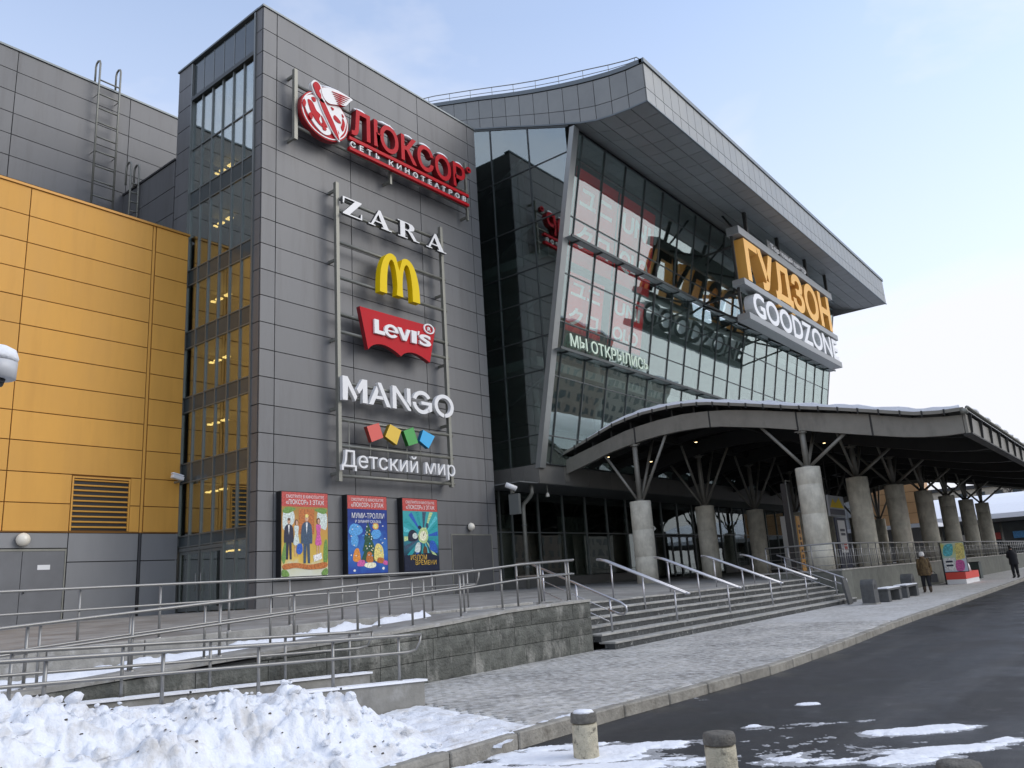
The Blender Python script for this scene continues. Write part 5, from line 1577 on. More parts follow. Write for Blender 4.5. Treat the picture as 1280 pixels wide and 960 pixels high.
# short return by the steps
t = thing("ramp_railing", "short railing joining the ramp railing to the top of the steps", "railing", (15.3, 11, 1.05), "stainless railings of the access ramps")
tube("handrail", t, STEEL, [(15.35, 10.5, 1.96), (15.42, 10.6, 1.96), (15.42, 12.2, 1.97)], .028, 8)
tube("mid_rail", t, STEEL, [(15.42, 10.6, 1.66), (15.42, 12.2, 1.67)], .022, 8)
for y in (10.7, 11.5, 12.2): vrod("post", t, STEEL, 15.42, y, 1.0, 1.95, .024, 8)
# picket railing on the right wall
t = thing("picket_railing", "grey steel picket railing on top of the right hand wall under the pillars", "railing", (33.7, 10.35, 1.25))
tube("handrail", t, STEEL, [(33.7, 13.2, 2.26), (33.7, 10.35, 2.27), (60, 10.35, 2.29), (110, 10.35, 2.29)], .032, 8)
for z in (1.42, 1.75, 2.02): tube("cross_bar", t, STEEL, [(33.7, 13.2, z), (33.7, 10.35, z), (60, 10.35, z + .02), (110, 10.35, z + .02)], .012, 5)
for k in range(56):
    x = 33.7 + k * 1.2
    vrod("post", t, STEEL, x, 10.35, 1.24, 2.26, .028, 8)
    for j in (1, 2, 3): 
        if x < 76: vrod("picket", t, STEEL, x + j * .3, 10.35, 1.40, 2.03, .011, 5)
for y in (11.3, 12.25, 13.2): vrod("post", t, STEEL, 33.7, y, 1.24, 2.26, .028, 8)

# ================================================================== STREET FURNITURE BY THE RIGHT WALL
BENC = mat("bench_concrete", (0.085, 0.088, 0.088), 0.8, var=.25, scale=6, bump=.4, bscale=40)
def bench(x, y, label):
    t = thing("concrete_bench", label, "bench", (x, y, 0), "dark concrete benches by the wall")
    for xa in (x - .95, x + .62):
        box("leg", t, BENC, xa, xa + .33, y - .25, y + .25, 0, .40, bev=.015)
    box("seat", t, BENC, x - .98, x + .98, y - .27, y + .27, .402, .46, bev=.012)
    box("snow_cap", t, SNOWC, x - .9, x + .95, y - .24, y + .25, .461, .50, bev=.018)
def litter_block(x, y, label):
    t = thing("litter_bin", label, "bin", (x, y, 0), "dark stone litter bins by the wall")
    prof = [(-.27, 0), (-.27, .66)] + [(-.27 * math.cos(a), .66 + .20 * math.sin(a)) for a in rng_(0.2, math.pi - .2, 8)] + [(.27, .66), (.27, 0)]
    prism("body", t, BENC, [(x + a, b) for a, b in prof], 'y', y - .22, y + .22)
    box("opening", t, BLACK, x - .14, x + .14, y - .228, y - .221, .52, .68)
    box("plinth", t, CONCG, x - .3, x + .3, y - .25, y + .25, -.01, .05)
litter_block(31.0, 8.55, "arch topped stone litter bin at the right foot of the steps")
bench(33.0, 8.45, "low concrete bench with a snowy seat, nearer one right of the steps")
bench(35.75, 8.45, "low concrete bench with a snowy seat, farther one next to the woman")
litter_block(37.5, 8.75, "arch topped stone litter bin between the farther bench and the woman")
t = thing("leaning_board", "two narrow dark boards leaning on the right hand wall by the steps", "board", (31.5, 9.5, 0))
for k in range(2): box("board", t, BENC, 31.2 + .5 * k, 31.5 + .5 * k, 9.42 + .1 * k, 9.5 + .1 * k, 0, .95, (R(-8), 0, 0))
t = thing("litter_bin", "dark green rectangular bin standing right of the red based advertising stand", "bin", (57.2, 9.3, 0))
GRB = mat("bin_green", (.03, .045, .04), .5)
prism("body", t, GRB, [(56.85, 0), (56.80, .95), (57.70, .95), (57.65, 0)], 'y', 9.1, 9.6)
box("lid", t, BLACK, 56.78, 57.72, 9.05, 9.65, .952, 1.0)

# advertising stand
ad = thing("advertising_stand", "bright advertising stand with a pastel poster panel on a red and white base", "stand", (50, 9, 0))
prism("base", ad, WHITE, [(48.4, 8.45), (48.4, 9.35), (52.2, 9.2), (52.2, 8.45)], 'z', 0, .24)
prism("base_band", ad, mat("stand_red", (.70, .07, .05), .5), [(48.38, 8.43), (48.38, 9.37), (52.22, 9.22), (52.22, 8.43)], 'z', .242, .60)
prn = grad_print("print_pastel", [(0, (.55, .62, .75)), (.35, (.66, .70, .78)), (.55, (.55, .72, .60)), (.8, (.70, .68, .18)), (1, (.62, .70, .62))], z0=.6, z1=2.1, namt=.9, nscale=1.6)
box("panel", ad, BLACK, 48.42, 48.52, 8.25, 9.42, .602, 2.16)
box("panel_edge", ad, BLACK, 48.36, 48.44, 9.375, 9.44, 0, 2.17)
box("poster_print", ad, prn, 48.405, 48.415, 8.27, 9.37, .64, 2.14)
for i, (c, pts) in enumerate((("yellow", [(8.3, 1.3), (8.3, 2.1), (8.65, 2.1), (8.75, 1.2)]), ("cyan", blob([(8.9, 1.5), (8.8, 2.05), (9.2, 2.0), (9.3, 1.5)])), ("white", [(8.8, .70), (8.8, 1.35), (9.34, 1.35), (9.34, .70)]), ("pink", blob([(8.45, .70), (8.4, 1.15), (8.75, 1.2), (8.8, .70)])))):
    V, F, N = shape([pts], 0); geo("printed_shape", ad, pm(c), [(48.40 - .002 * i, v.x, v.y) for v in V], F)
for i, z in enumerate((1.12, .92)): box("text_line", ad, pm("navy"), 48.385, 48.39, 8.92, 9.25, z, z + .09)
V, F = lathe([(.3, 0), (.26, .3), (.12, .62), (.04, .70)], 14)
geo("cone", ad, WHITE, [(50.6 + a, 8.8 + b, .60 + c) for a, b, c in V], F, smooth=True)

# stele, hanging banner and flower tubs under the canopy
t = thing("advertising_pillar", "tall orange and grey advertising pillar behind the first outer pillar", "advertising pillar", (37.2, 13.3, 1.0))
box("body", t, FASC, 37.0, 37.9, 13.05, 13.6, 1.0, 3.72)
box("orange_face", t, ORANGE, 37.42, 37.9, 13.02, 13.049, 1.05, 3.70)
for k in range(7):
    box("dark_mark", t, P_ and pm("brown"), 37.55, 37.78, 13.012, 13.019, 1.5 + k * .28, 1.62 + k * .28 + (.06 if k % 2 else 0))
t = thing("hanging_banner", "narrow white banner with dark edges on a frame between the first two outer pillars", "banner", (41.8, 12.37, 1.1))
box("frame", t, mat("banner_navy", (.02, .025, .06), .5), 41.0, 42.75, 12.37, 12.43, 1.1, 3.66)
box("sheet", t, WHITE, 41.32, 42.42, 12.35, 12.369, 1.95, 3.52)
for k, (c, za, zb) in enumerate((("navy", 2.98, 3.10), ("navy", 2.78, 2.90), ("red", 2.30, 2.45), ("red", 2.08, 2.25))):
    box("text_line", t, pm(c), 41.5 + .08 * (k % 2), 42.25, 12.342, 12.349, za, zb)
t = thing("shop_board", "blue and gold board with a mountain shape hanging above the narrow white banner", "board", (41.9, 12.4, 3.7))
box("board", t, mat("board_grey", (.45, .47, .5), .5), 40.7, 43.2, 12.46, 12.54, 3.72, 4.75)
V, F, N = shape([[(40.85, 4.15), (41.4, 4.6), (41.8, 4.38), (42.4, 4.68), (43.05, 4.15)]], 0); geo("mountain", t, ARCH, [(v.x, 12.45, v.y) for v in V], F)
box("blue_band", t, pm("navy"), 40.8, 43.1, 12.448, 12.459, 3.80, 4.08)
for x in (41.0, 42.9): vrod("hanger", t, DSTEEL, x, 12.5, 4.75, 7.3, .03, 6)
t = thing("tall_cabinet", "narrow dark cabinet with a thin frame beside the first outer pillar", "cabinet", (34.9, 12.4, 1))
box("body", t, BLACK, 35.95, 36.3, 12.7, 13.0, 1.0, 5.1)
tube("frame", t, GALV, [(35.8, 12.68, 1.0), (35.8, 12.68, 5.2), (36.35, 12.68, 5.2)], .03, 6)

# ================================================================== BOLLARDS
BOLM = mat("bollard_concrete", (0.50, 0.455, 0.34), .85, var=.22, scale=14, bump=.6, bscale=70,
           spots=((.10, .09, .07), 13, .60, .06, .85, 1.0))
BOLC = mat("bollard_cap", (0.13, 0.122, 0.105), .85, var=.35, scale=20, bump=.6, bscale=60)
for (x, y, lab, sd) in ((6.87, 4.72, "farthest concrete bollard, standing by the kerb corner with snow on its cap", 1), (6.36, 3.08, "middle concrete bollard, mottled, standing in road slush", 2), (5.80, 1.25, "nearest concrete bollard, only its worn cap showing at the bottom edge", 3)):
    t = thing("concrete_bollard", lab, "bollard", (x, y, -.13), "short concrete bollards in a line on the road")
    h = .42 if sd < 3 else .45
    def rough(prof, seg, amp, seed):
        V, F = lathe(prof, seg)
        return [Vector((v.x * (1 + amp * noise.noise((v.x * 30 + seed, v.y * 30, v.z * 25))), v.y * (1 + amp * noise.noise((v.x * 30 + seed, v.y * 30, v.z * 25))), v.z + .3 * amp * .02 * noise.noise((v.x * 50, v.y * 50, seed)))) for v in V], F
    r = .122
    V, F = rough([(r * .97, 0)] + [(r, .03 + .045 * k) for k in range(7)] + [(r, h - .09)], 26, .05, sd)
    geo("shaft", t, BOLM, [(x + a, y + b, -.14 + c) for a, b, c in V], F, smooth=True)
    V, F = rough([(r * .99, h - .089), (r * 1.045, h - .085), (r * 1.05, h - .05), (r * 1.05, h - .025), (r * .99, h - .006), (r * .6, h + .002), (r * .2, h)], 26, .06, sd + 5)
    geo("cap", t, BOLC, [(x + a, y + b, -.13 + c) for a, b, c in V], F, smooth=True)
    if sd == 1:
        V, F = rough([(r * .85, h - .004), (r * .7, h + .018), (r * .2, h + .024)], 18, .12, 9)
        geo("snow_cap", t, SNOWC, [(x + a, y + b, -.13 + c) for a, b, c in V], F, smooth=True)

# street lamp head at the left edge
t = thing("street_lamp", "white lamp head with a snow cap reaching into the picture from the left", "lamp", (1.55, 6.5, 0))
vrod("pole", t, GALV, 1.45, 6.5, 0, 3.45, .05, 10)
tube("arm", t, GALV, [(1.45, 6.5, 3.42), (1.9, 6.5, 3.42)], .03, 8)
V, F = lathe([(.09, -.09), (.125, -.085), (.13, .04), (.11, .05)], 18)
geo("housing", t, mat("lamp_white", (.55, .56, .58), .4), [(2.165 + a, 6.5 + b, 3.34 + c) for a, b, c in V], F, smooth=True)
V, F = lathe([(.128, .045), (.135, .07), (.115, .13), (.06, .16), (.01, .165)], 18)
geo("snow_cap", t, SNOWC, [(2.165 + a, 6.5 + b, 3.345 + c) for a, b, c in V], F, smooth=True)
V, F = lathe([(.02, -.15), (.06, -.14), (.075, -.092)], 14)
geo("lens", t, BLACK, [(2.15 + a, 6.5 + b, 3.34 + c) for a, b, c in V], F, smooth=True)
# ================================================================== PEOPLE
def skin_mesh(name, nodes, edges, m, sub=1, root=0):
    """nodes: [(xyz, radius or (rx, ry))]; grown with a Skin modifier"""
    me = bpy.data.meshes.new(name)
    me.from_pydata([n[0] for n in nodes], edges, [])
    o = bpy.data.objects.new("tmp", me); SCRATCH.collection.objects.link(o)
    md = o.modifiers.new("s", 'SKIN'); md.use_smooth_shade = True
    for i, n in enumerate(nodes):
        r = n[1] if isinstance(n[1], tuple) else (n[1], n[1])
        me.skin_vertices[0].data[i].radius = r
        me.skin_vertices[0].data[i].use_root = (i == root)
    md2 = o.modifiers.new("d", 'SUBSURF'); md2.levels = sub; md2.render_levels = sub
    dg = scratch_graph()
    ev = o.evaluated_get(dg); mm = ev.to_mesh()
    V = [v.co.copy() for v in mm.vertices]; F = [tuple(p.vertices) for p in mm.polygons]
    ev.to_mesh_clear(); bpy.data.objects.remove(o)
    out = bpy.data.meshes.new(name); out.from_pydata(V, [], F); out.materials.append(m)
    out.polygons.foreach_set('use_smooth', [True] * len(F))
    return out

SKINM = mat("skin", (.46, .28, .20), .55)
def person(label, loc, yaw, H, arms, legs, coat_m, coat_prof, trouser_m, boot_m, hat, bow=0.0, extra=None):
    t = thing("person", label, "person", loc)
    t.rotation_euler = (0, 0, yaw)
    s = H / 1.75
    N, E = [], []
    def nd(p, r, par=None):
        N.append((tuple(Vector(p) * s), r * s if not isinstance(r, tuple) else (r[0] * s, r[1] * s)))
        if par is not None: E.append((par, len(N) - 1))
        return len(N) - 1
    f = bow
    pel = nd((0, 0, .93), .14)
    wai = nd((0, .02 + f * .1, 1.10), .125, pel); che = nd((0, f * .35, 1.30), .15, wai); nk0 = nd((0, f * .5, 1.46), .07, che)
    nk1 = nd((0, f * .6 + .01, 1.53), .055, nk0); hd = nd((0, f * .75 + .02, 1.60), .085, nk1); hd2 = nd((0, f * .8 + .02, 1.69), .085, hd)
    nose = nd((0, f * .8 + .11, 1.615), .018, hd)
    for sd, (kx, ky, fx, fy) in zip((-1, 1), legs):
        hp = nd((sd * .09, 0, .86), .10, pel); kn = nd((sd * .10 + kx, ky, .49), .065, hp); an = nd((sd * .10 + fx, fy, .09), .045, kn); toe = nd((sd * .11 + fx, fy + .16, .04), .04, an)
    for sd, (el, wr) in zip((-1, 1), arms):
        sh = nd((sd * .18, f * .42, 1.41), .062, che); e_ = nd((sd * .18 + el[0], f * .42 + el[1], 1.41 + el[2]), .047, sh)
        w_ = nd((sd * .18 + wr[0], f * .42 + wr[1], 1.41 + wr[2]), .033, e_)
        d = (Vector(N[w_][0]) - Vector(N[e_][0])).normalized() / 1.0
        side = d.cross(Vector((0, 0, 1))).normalized() if abs(d.z) < .9 else Vector((0, 1, 0))
        wp = Vector(N[w_][0]) / s
        pm_ = nd(wp + d * .06, .036, w_)
        for k in range(4):
            off = side * (k - 1.5) * .021
            L = (.055, .07, .075, .06)[k]
            a = nd(wp + d * .10 + off, .0095, pm_); nd(wp + d * (.10 + L * .6) + off + Vector((0, 0, -.012)), .0085, a)
        th = nd(wp + d * .05 - side * .045, .0105, pm_); nd(wp + d * .09 - side * .06, .009, th)
    me = skin_mesh("body", N, E, SKINM, 1)
    put("body", me, t, loc)
    # clothes: coat as a turned shell, sleeves and trousers as fatter limbs
    V, F = [], []
    seg = 20
    for z, rx, ry, oy in coat_prof:
        for k in range(seg):
            a = 2 * math.pi * k / seg
            w = 1 + .05 * math.sin(5 * a + z * 9) * (1.4 - z)
            V.append((rx * w * math.cos(a) * s, (oy + f * max(0, z - .9) * .9 + ry * w * math.sin(a)) * s, z * s))
    for i in range(len(coat_prof) - 1):
        for k in range(seg):
            k2 = (k + 1) % seg
            F.append((i * seg + k, i * seg + k2, (i + 1) * seg + k2, (i + 1) * seg + k))
    put("coat", mesh("coat", V, F, coat_m, True), t, loc)
    for sd, (el, wr) in zip((-1, 1), arms):
        p0 = Vector((sd * .17, f * .42, 1.42)); p1 = p0 + Vector(el); p2 = Vector((sd * .18, f * .42, 1.41)) + Vector(wr)
        V, F = sweep([p * s for p in (p0 + Vector((-sd * .04, 0, .02)), p0, p0.lerp(p1, .5), p1, p1.lerp(p2, .5), p2)], [.05 * s, .088 * s, .08 * s, .072 * s, .062 * s, .052 * s], 12)
        put("sleeve", mesh("sleeve", V, F, coat_m, True), t, loc)
    for sd, (kx, ky, fx, fy) in zip((-1, 1), legs):
        V, F = sweep([Vector(p) * s for p in ((sd * .085, 0, .95), (sd * .09, 0, .84), (sd * .10 + kx, ky, .49), (sd * .10 + fx, fy, .12))], [.10 * s, .115 * s, .083 * s, .07 * s], 12)
        put("trouser_leg", mesh("trouser_leg", V, F, trouser_m, True), t, loc)
        V, F = sweep([Vector(p) * s for p in ((sd * .10 + fx, fy - .01, .26), (sd * .10 + fx, fy - .02, .10), (sd * .105 + fx, fy + .06, .055), (sd * .11 + fx, fy + .17, .042))], [.072 * s, .06 * s, .052 * s, .042 * s], 10)
        put("boot", mesh("boot", V, F, boot_m, True), t, loc)
    hx, hy = 0, (f * .8 + .02)
    V, F = lathe(hat[1], 16)
    put("hat" if hat[0] == 'hat' else "hair", mesh("hat", [Vector((v.x * s, (v.y * 1.1 + hy) * s, (v.z + 1.60) * s)) for v in V], F, hat[2], True), t, loc)
    eyes = []
    for sd in (-1, 1):
        V, F = lathe([(.004, -.009), (.011, 0), (.004, .009)], 8)
        put("eye", mesh("eye", [Vector((v.x + sd * .032, v.y + hy + .083, v.z + 1.645)) * s for v in V], F, BLACK, True), t, loc)
    V, F = sweep([Vector((-.025, hy + .085, 1.565)) * s, Vector((.025, hy + .085, 1.565)) * s], .006 * s, 6)
    put("mouth", mesh("mouth", V, F, REDD, True), t, loc)
    if extra: extra(t, loc, s)
    return t
FUR = mat("brown_fur", (.085, .052, .022), .9, var=.5, scale=14, bump=1.0, bscale=60, spots=((.22, .15, .06), 9, .58, .1, .7, .3))
DARKC = mat("dark_cloth", (.012, .013, .017), .85)
BOOTB = mat("boot_brown", (.07, .05, .035), .8)
KNIT = mat("white_knit", (.72, .70, .66), .9, bump=.5, bscale=90)
coat_w = [(.74, .26, .22, 0), (.80, .27, .23, 0), (.95, .25, .21, 0), (1.10, .22, .18, 0), (1.28, .23, .175, 0), (1.40, .215, .15, 0), (1.47, .13, .11, 0), (1.53, .10, .09, .01), (1.55, .085, .08, .01)]
def bag(t, loc, s):
    V, F = [], []
    put("bag", mesh("bag", box_verts(.20 * s, .48 * s, -.09 * s, .09 * s, .42 * s, .78 * s), BOXF, BLACK), t, loc)
    V, F = sweep([(.24 * s, 0, .78 * s), (.26 * s, 0, .88 * s), (.38 * s, 0, .88 * s), (.42 * s, 0, .78 * s)], .012 * s, 6)
    put("bag_strap", mesh("bag_strap", V, F, BLACK, True), t, loc)
person("woman in a brown fur coat and white knitted hat walking away with a dark bag", (39.2, 8.40, 0.0), R(-70), 1.70,
       (((-.06, -.02, -.28), (-.04, .10, -.52)), ((.07, -.02, -.28), (.10, .03, -.54))), ((0, .10, 0, .10), (0, -.02, 0, -.20)), FUR, coat_w, DARKC, BOOTB,
       ('hat', [(.098, -.02), (.112, .01), (.116, .06), (.105, .12), (.075, .165), (.03, .185), (.005, .188)], KNIT), 0.0, bag)
coat_m_ = [(.72, .235, .19, 0), (.85, .235, .19, 0), (1.05, .225, .18, 0), (1.25, .235, .18, 0), (1.40, .22, .155, 0), (1.47, .13, .11, 0), (1.54, .085, .08, .01)]
person("man in dark winter clothes standing by the kerb at the right edge, head bent", (54.6, 6.95, 0.0), R(-60), 1.80,
       (((-.05, .06, -.27), (.06, .28, -.30)), ((.05, .06, -.27), (-.05, .28, -.30))), ((0, .04, 0, .02), (0, .03, 0, -.02)), DARKC, coat_m_, DARKC, BLACK,
       ('hair', [(.088, -.01), (.098, .03), (.10, .08), (.085, .13), (.05, .16), (.005, .17)], BLACK), .10)

# ================================================================== SNOW
def ss(t):
    t = min(1, max(0, t)); return t * t * (3 - 2 * t)
def bank_h(x, y):
    top = lerp_table([(-3, .95), (2.2, .93), (2.6, .92), (2.95, .85), (3.2, .76), (3.5, .82), (3.9, .70), (4.2, .69), (4.6, .70), (5.2, .66), (5.6, .50), (5.9, .40), (6.25, .20), (6.55, .0), (7, -.2)], x)
    d = (y - 7.05)
    prof = 1 - (abs(d) / (1.30 if d < 0 else .95)) ** 1.7
    h = top * prof
    if h <= -.05: return h
    wx, wy = x + .12 * noise.noise((x * 4, y * 4, 1)), y + .12 * noise.noise((x * 4, y * 4, 5))
    d1 = noise.voronoi((wx * 4.2, wy * 4.2, .5))[0]; d2 = noise.voronoi((wx * 10, wy * 10, .2))[0]
    k1 = .5 + .9 * noise.noise((x * 1.3, y * 1.3, 8)); k2 = .55 + noise.noise((x * 1.9, y * 1.9, 3))
    lump = fbm(x * 2.2, y * 2.2, .3, 4) * .15 + .055 * max(.15, k1 + .3) * ss((d1[1] - d1[0]) / .30) + .026 * max(.15, k2 + .3) * ss((d2[1] - d2[0]) / .34) + fbm(x * 13, y * 13, 8, 4) * .013
    return h + (lump - .03) * min(1, max(.2, h * 2.5))
bank = field("snow_bank", SNOW, 1.2, 6.8, 5.55, 8.25, .02, bank_h, lambda x, y: -.03, minh=.012)
kind(bank, 'stuff')
V, F = [], []
rs = random.Random(11)
for k in range(130):
    x = rs.uniform(1.6, 6.9); y = rs.uniform(5.75, 7.6)
    h = bank_h(x, y)
    if h < -.02: 
        if rs.random() < .5: continue
        h = 0
    r = rs.choice([.015, .02, .02, .03, .04, .055]) * (1 if x < 6.2 else .6)
    bm = bmesh.new(); bmesh.ops.create_icosphere(bm, subdivisions=2, radius=r)
    b = len(V)
    for v in bm.verts:
        q = v.co * (1 + .8 * noise.noise(v.co * (9 / (r * 12)) + Vector((k * 3.1, 0, 0))))
        V.append((x + q.x * 1.2, y + q.y, max(-.03, h) - r * .15 + q.z * .8))
    F += [tuple(v.index + b for v in f.verts) for f in bm.faces]
    bm.free()
kind(geo("snow_lumps", None, SNOW, V, F, smooth=False), 'stuff')
def verge_h(x, y):
    if y < kerb_y(x) + .17: 
        return .012 + .02 * fbm(x * 5, y * 5, 2, 3) if y > kerb_y(x) + .10 else -1
    lim = 7.47 + (y - 5.66) * .322
    e = (lim - x)
    return min(.035, e * .25) + .022 * fbm(x * 3, y * 3, 1, 4) + .006 * noise.noise((x * 20, y * 20, 3)) - (.03 if fbm(x * 1.8, y * 5, 7, 3) > .42 else 0)
kind(field("verge_snow", SNOW, 2.5, 8.35, 5.62, 8.32, .04, verge_h, lambda x, y: -.012 if y > kerb_y(x) + .17 else .03, minh=.004), 'stuff')
def road_h(x, y):
    if y > kerb_y(x) - .01: return -1
    # streaks drawn out across the view
    u = x * .62 - y * .78; v = x * .78 + y * .62
    n1 = fbm(u * 1.0, v * 3.0, 5, 5)
    m = -0.62
    def patch(cx, cy, ru, rv, s):
        du = ((x - cx) * .62 - (y - cy) * .78) / ru; dv = ((x - cx) * .78 + (y - cy) * .62) / rv
        return s - .5 * s * (du * du + dv * dv)
    for a in ((5.6, 4.7, 1.5, 1.05, 1.05), (6.9, 4.9, .8, .5, .9), (7.5, 4.55, .75, .22, .8), (7.0, 3.9, .7, .35, .75), (9.14, 3.36, .55, .10, .62), (9.14, 2.3, .6, .17, .85), (8.35, 1.9, .65, .14, .95), (7.75, 2.05, .38, .22, .7),
              (8.9, 1.45, .30, .10, .8), (8.82, 3.9, .16, .06, .7), (7.55, 2.55, .3, .12, .5), (7.5, 3.1, .5, .2, .55), (6.4, 3.0, .8, .4, .45), (10.4, 3.8, .12, .05, .8), (4.9, 3.4, 1.1, .9, .7), (8.0, 3.0, .9, .5, .30), (7.2, 1.6, .5, .25, .5)):
        m = max(m, patch(*a) - .45)
    w = m + n1 * .45 + .35 * fbm(u * 4.5, v * 9, 8, 4)
    return min(.022, w * .09) + (.004 * noise.noise((x * 22, y * 22, 1)) if w > 0.05 else 0)
kind(field("road_snow", SNOWC, 3.8, 10.8, .6, 5.75, .02, road_h, lambda x, y: -.13, minh=.002, sink=.006), 'stuff')
def slush_h(x, y):
    w = road_h(x, y)
    if w < -.5: return -1
    return min(.005, w + .011 + .012 * fbm(x * 5, y * 5, 2, 3))
kind(field("road_slush", SLUSH, 3.8, 10.8, .6, 5.75, .03, slush_h, lambda x, y: -.13, minh=.0012, sink=.004), 'stuff')
V, F = [], []
for k in range(170):
    x = rs.uniform(2.0, 7.3); y = rs.uniform(5.7, 8.0)
    h = max(bank_h(x, y), .02) - .03
    r = rs.choice([.006, .008, .010, .014])
    b = len(V)
    for vx, vy, vz in ((-1, -.6, 0), (1, -.7, 0), (.8, .9, 0), (-.9, .7, 0), (-.5, -.3, .9), (.6, -.3, 1.0), (.3, .5, .8)):
        V.append((x + vx * r * rs.uniform(.7, 1.5), y + vy * r * rs.uniform(.7, 1.5), h + vz * r))
    F += [(b, b + 1, b + 5, b + 4), (b + 1, b + 2, b + 6, b + 5), (b + 2, b + 3, b + 4, b + 6), (b + 3, b, b + 4), (b + 4, b + 5, b + 6)]
kind(geo("grit", None, mat("grit", (.07, .06, .05), .9), V, F), 'stuff')
def strip_h(x, y):
    c = .06 + .10 * fbm(x * 1.3, 2, 3, 3) + .05 * fbm(x * 5, y * 6, 1, 3)
    return (c + .05) * max(0, 1 - abs(y - 12.58) / (.26 + .1 * noise.noise((x * 1.1, 0, 5)))) - .012
kind(field("ramp_snow", SNOWC, 2.0, 12.7, 12.15, 12.84, .05, strip_h, lambda x, y: up_z(x), minh=.008), 'stuff')
def land_h(x, y): return .05 + .08 * fbm(x * 1.5, y * 1.5, 6, 4) - .03 * max(0, x - 4.2) * 2
kind(field("landing_snow", SNOWC, 1.5, 6.2, 10.62, 12.1, .06, land_h, lambda x, y: up_z(x), minh=.01), 'stuff')

# ================================================================== FAR THINGS ON THE RIGHT
t = thing("pavilion", "low dark pavilion under a thick white snowy roof beyond the last pillars", "pavilion", (112, 14, 0))
V, F = [], []
prism("roof_snow", t, SNOWC, [(108, 5.2), (108, 5.75), (112, 7.0), (117, 8.1), (124, 8.9), (130, 9.0), (130, 5.2)], 'y', -6, 34)
box("roof_edge", t, DSTEEL, 107.9, 128, -6, 34, 4.8, 5.19)
box("back_wall", t, DARKIN, 113, 113.3, 4, 33, 0, 4.9)
for k in range(9):
    y = 5 + 3.2 * k
    vrod("column", t, GALV, 110.4, y, 0, 4.9, .14, 8)
    if k < 8:
        box("window", t, TEAL, 112.8, 112.99, y + .3, y + 2.9, .6, 2.6)
        box("sign_board", t, (WHITE, ORANGE, pm("sky"), pm("red"), WHITE, pm("cream"), ORANGE, WHITE)[k], 112.6, 112.79, y + .5, y + 2.4, 2.9, 3.7)
t = thing("annex_building", "orange panelled annex with a grey base seen between the far pillars", "building", (90, 22, 0))
PEACH = mat("peach_panel", (.62, .36, .17), .5, var=.06, rnd=.03); PALEP = mat("pale_panel", (.50, .52, .52), .5, .2, var=.08, rnd=.05)
box("core_wall", t, YELJ, 88.05, 92, 18, 48, 0, 11)
for i in range(6):
    for j in range(6):
        box("orange_panel" if i < 2 else "pale_panel", t, PEACH if i < 2 else PALEP, 88.0, 88.049, 18 + i * 2.4 + .02, 20.4 + i * 2.4 - .02, 4.7 + j * 1.05 + .02, 5.75 + j * 1.05 - .02)
        if i < 2: box("orange_panel", t, PEACH, 88.05 + i * 2.0, 90.0 + i * 2.0, 17.95, 17.999, 4.7 + j * 1.05 + .02, 5.75 + j * 1.05 - .02)
box("base", t, GREY, 87.96, 92.05, 17.94, 48, 0, 4.3)
box("snow_ledge", t, SNOWC, 87.2, 92.4, 17.2, 48, 4.302, 4.68)
t = thing("apartment_house", "distant pale beige building behind the snowy pavilion roof", "building", (170, 30, 0))
BEI = mat("beige_plaster", (.42, .38, .31), .9, var=.1, scale=.4)
box("wall", t, BEI, 170, 190, 14, 44, 0, 13); box("roof", t, GREYD, 169.5, 190.5, 13.5, 44.5, 13, 13.6)
wm = MC
for i in range(10):
    for j in range(4): box("window", t, TEAL, 169.94, 170.02, 15.2 + i * 2.9, 16.6 + i * 2.9, 2 + j * 2.9, 3.6 + j * 2.9)
BARK = mat("bark", (.07, .055, .045), .9)
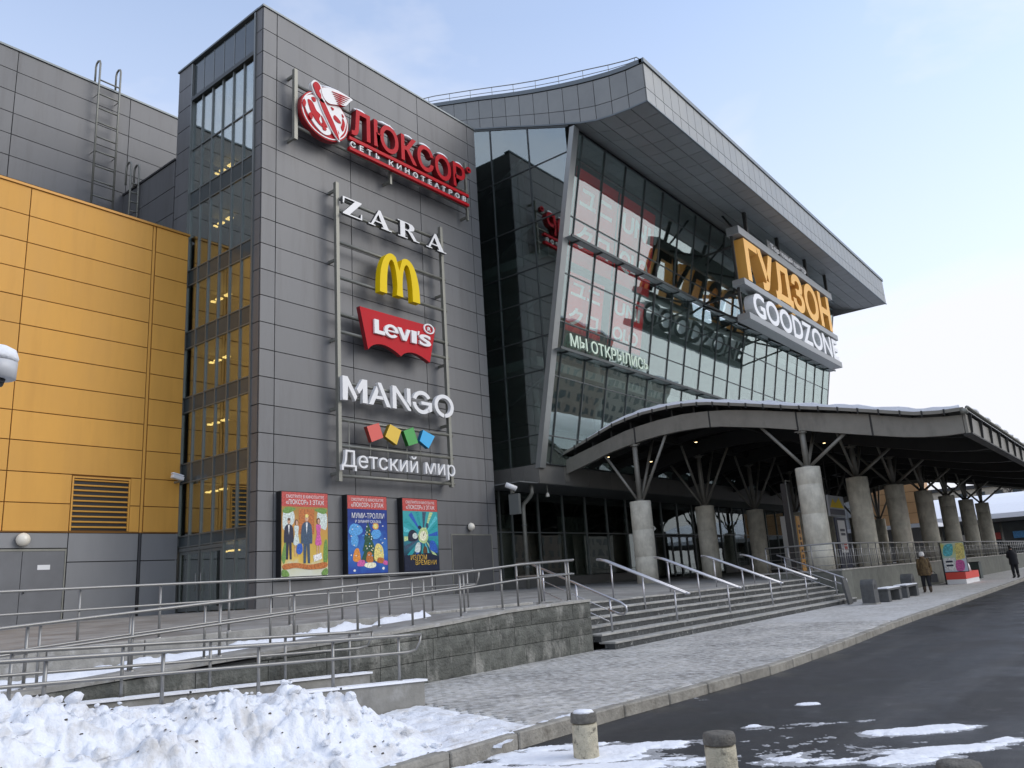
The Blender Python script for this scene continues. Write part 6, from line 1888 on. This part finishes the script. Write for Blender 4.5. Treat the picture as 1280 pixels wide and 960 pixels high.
for bx, by, lab, hh in ((150, 17.5, "bare winter tree above the pavilion roof, left of its neighbour", 14.0), (152, 13.5, "bare winter tree above the pavilion roof, the right one of two", 13.0)):
    t = thing("bare_tree", lab, "tree", (bx, by, 0), "bare trees beyond the pavilion")
    rt_ = random.Random(int(bx))
    V, F = sweep([(bx, by, 0), (bx + .1, by, hh * .3), (bx, by + .15, hh * .55), (bx + .2, by, hh * .92)], [.24, .19, .12, .03], 8)
    geo("trunk", t, BARK, V, F, smooth=True)
    V, F = [], []
    for k in range(46):
        z = hh * rt_.uniform(.35, .85); a = rt_.uniform(0, 6.28); L = hh * .32 * (1.05 - z / hh)+.6
        p = [Vector((bx, by, z))]
        for q in range(3):
            p.append(p[-1] + Vector((math.cos(a) * L / 3, math.sin(a) * L / 3, L * .24 + q * .1)) + Vector((rt_.uniform(-.15, .15), rt_.uniform(-.15, .15), 0)))
        vv, ff = sweep(p, [.05, .035, .022, .01], 5); b = len(V); V += vv; F += [tuple(i + b for i in f) for f in ff]
        for q in (1, 2):
            for w_ in range(3):
                e2 = p[q] + Vector((rt_.uniform(-.8, .8), rt_.uniform(-.8, .8), rt_.uniform(.3, .9)))
                vv, ff = sweep([p[q], e2], [.02, .008], 4); b = len(V); V += vv; F += [tuple(i + b for i in f) for f in ff]
    geo("branches", t, BARK, V, F, smooth=True)

# ================================================================== ACROSS THE STREET (mirrored in the hall glass)
HCOL = [(.36, .33, .27), (.30, .24, .18), (.40, .39, .36), (.33, .27, .22), (.38, .35, .30)]
for i, (x, y, w_, h, d) in enumerate(((18, -62, 30, 17, 14), (54, -58, 34, 21, 14), (92, -66, 30, 15, 14), (128, -60, 36, 24, 14), (170, -64, 34, 18, 14))):
    t = thing("apartment_house", ("pale buff", "brown", "light grey", "reddish brown", "sand coloured")[i] + " apartment house across the street, mirrored in the hall glass", "building", (x, y, 0), "apartment houses across the street")
    m = mat("plaster_%s" % ("buff brown grey red sand".split()[i]), HCOL[i], .9, var=.12, scale=.3)
    box("wall", t, m, x, x + w_, y - d, y, -.4, h)
    box("roof", t, SNOWC, x - .4, x + w_ + .4, y - d - .4, y + .4, h, h + .5)
    nx, nz = int(w_ / 3.2), int(h / 3)
    for a in range(nx):
        for b in range(nz):
            f = box("window", t, TEAL, x + 1 + a * 3.2, x + 2.6 + a * 3.2, y - .02, y + .03, .9 + b * 3, 2.5 + b * 3)

# ================================================================== the hall, its canopy and what hangs on them, scaled up about the camera position
CAM_SCALE = 1.0508
for o in (hall, canopy, rl, bs, ws, b1, b2, b3, b4) + tuple(o for o in COL.objects if o.parent is None and o.name.startswith(("concrete_pillar", "drain_pipe", "hanging_lamp", "hanging_banner", "shop_board", "advertising_pillar", "tall_cabinet"))):
    o.scale = (CAM_SCALE,) * 3
    o.location = o.location * CAM_SCALE + Vector((0, 0, -.079))  # enlarged about the camera; the z offset keeps the camera point fixed
bpy.data.scenes.remove(SCRATCH)
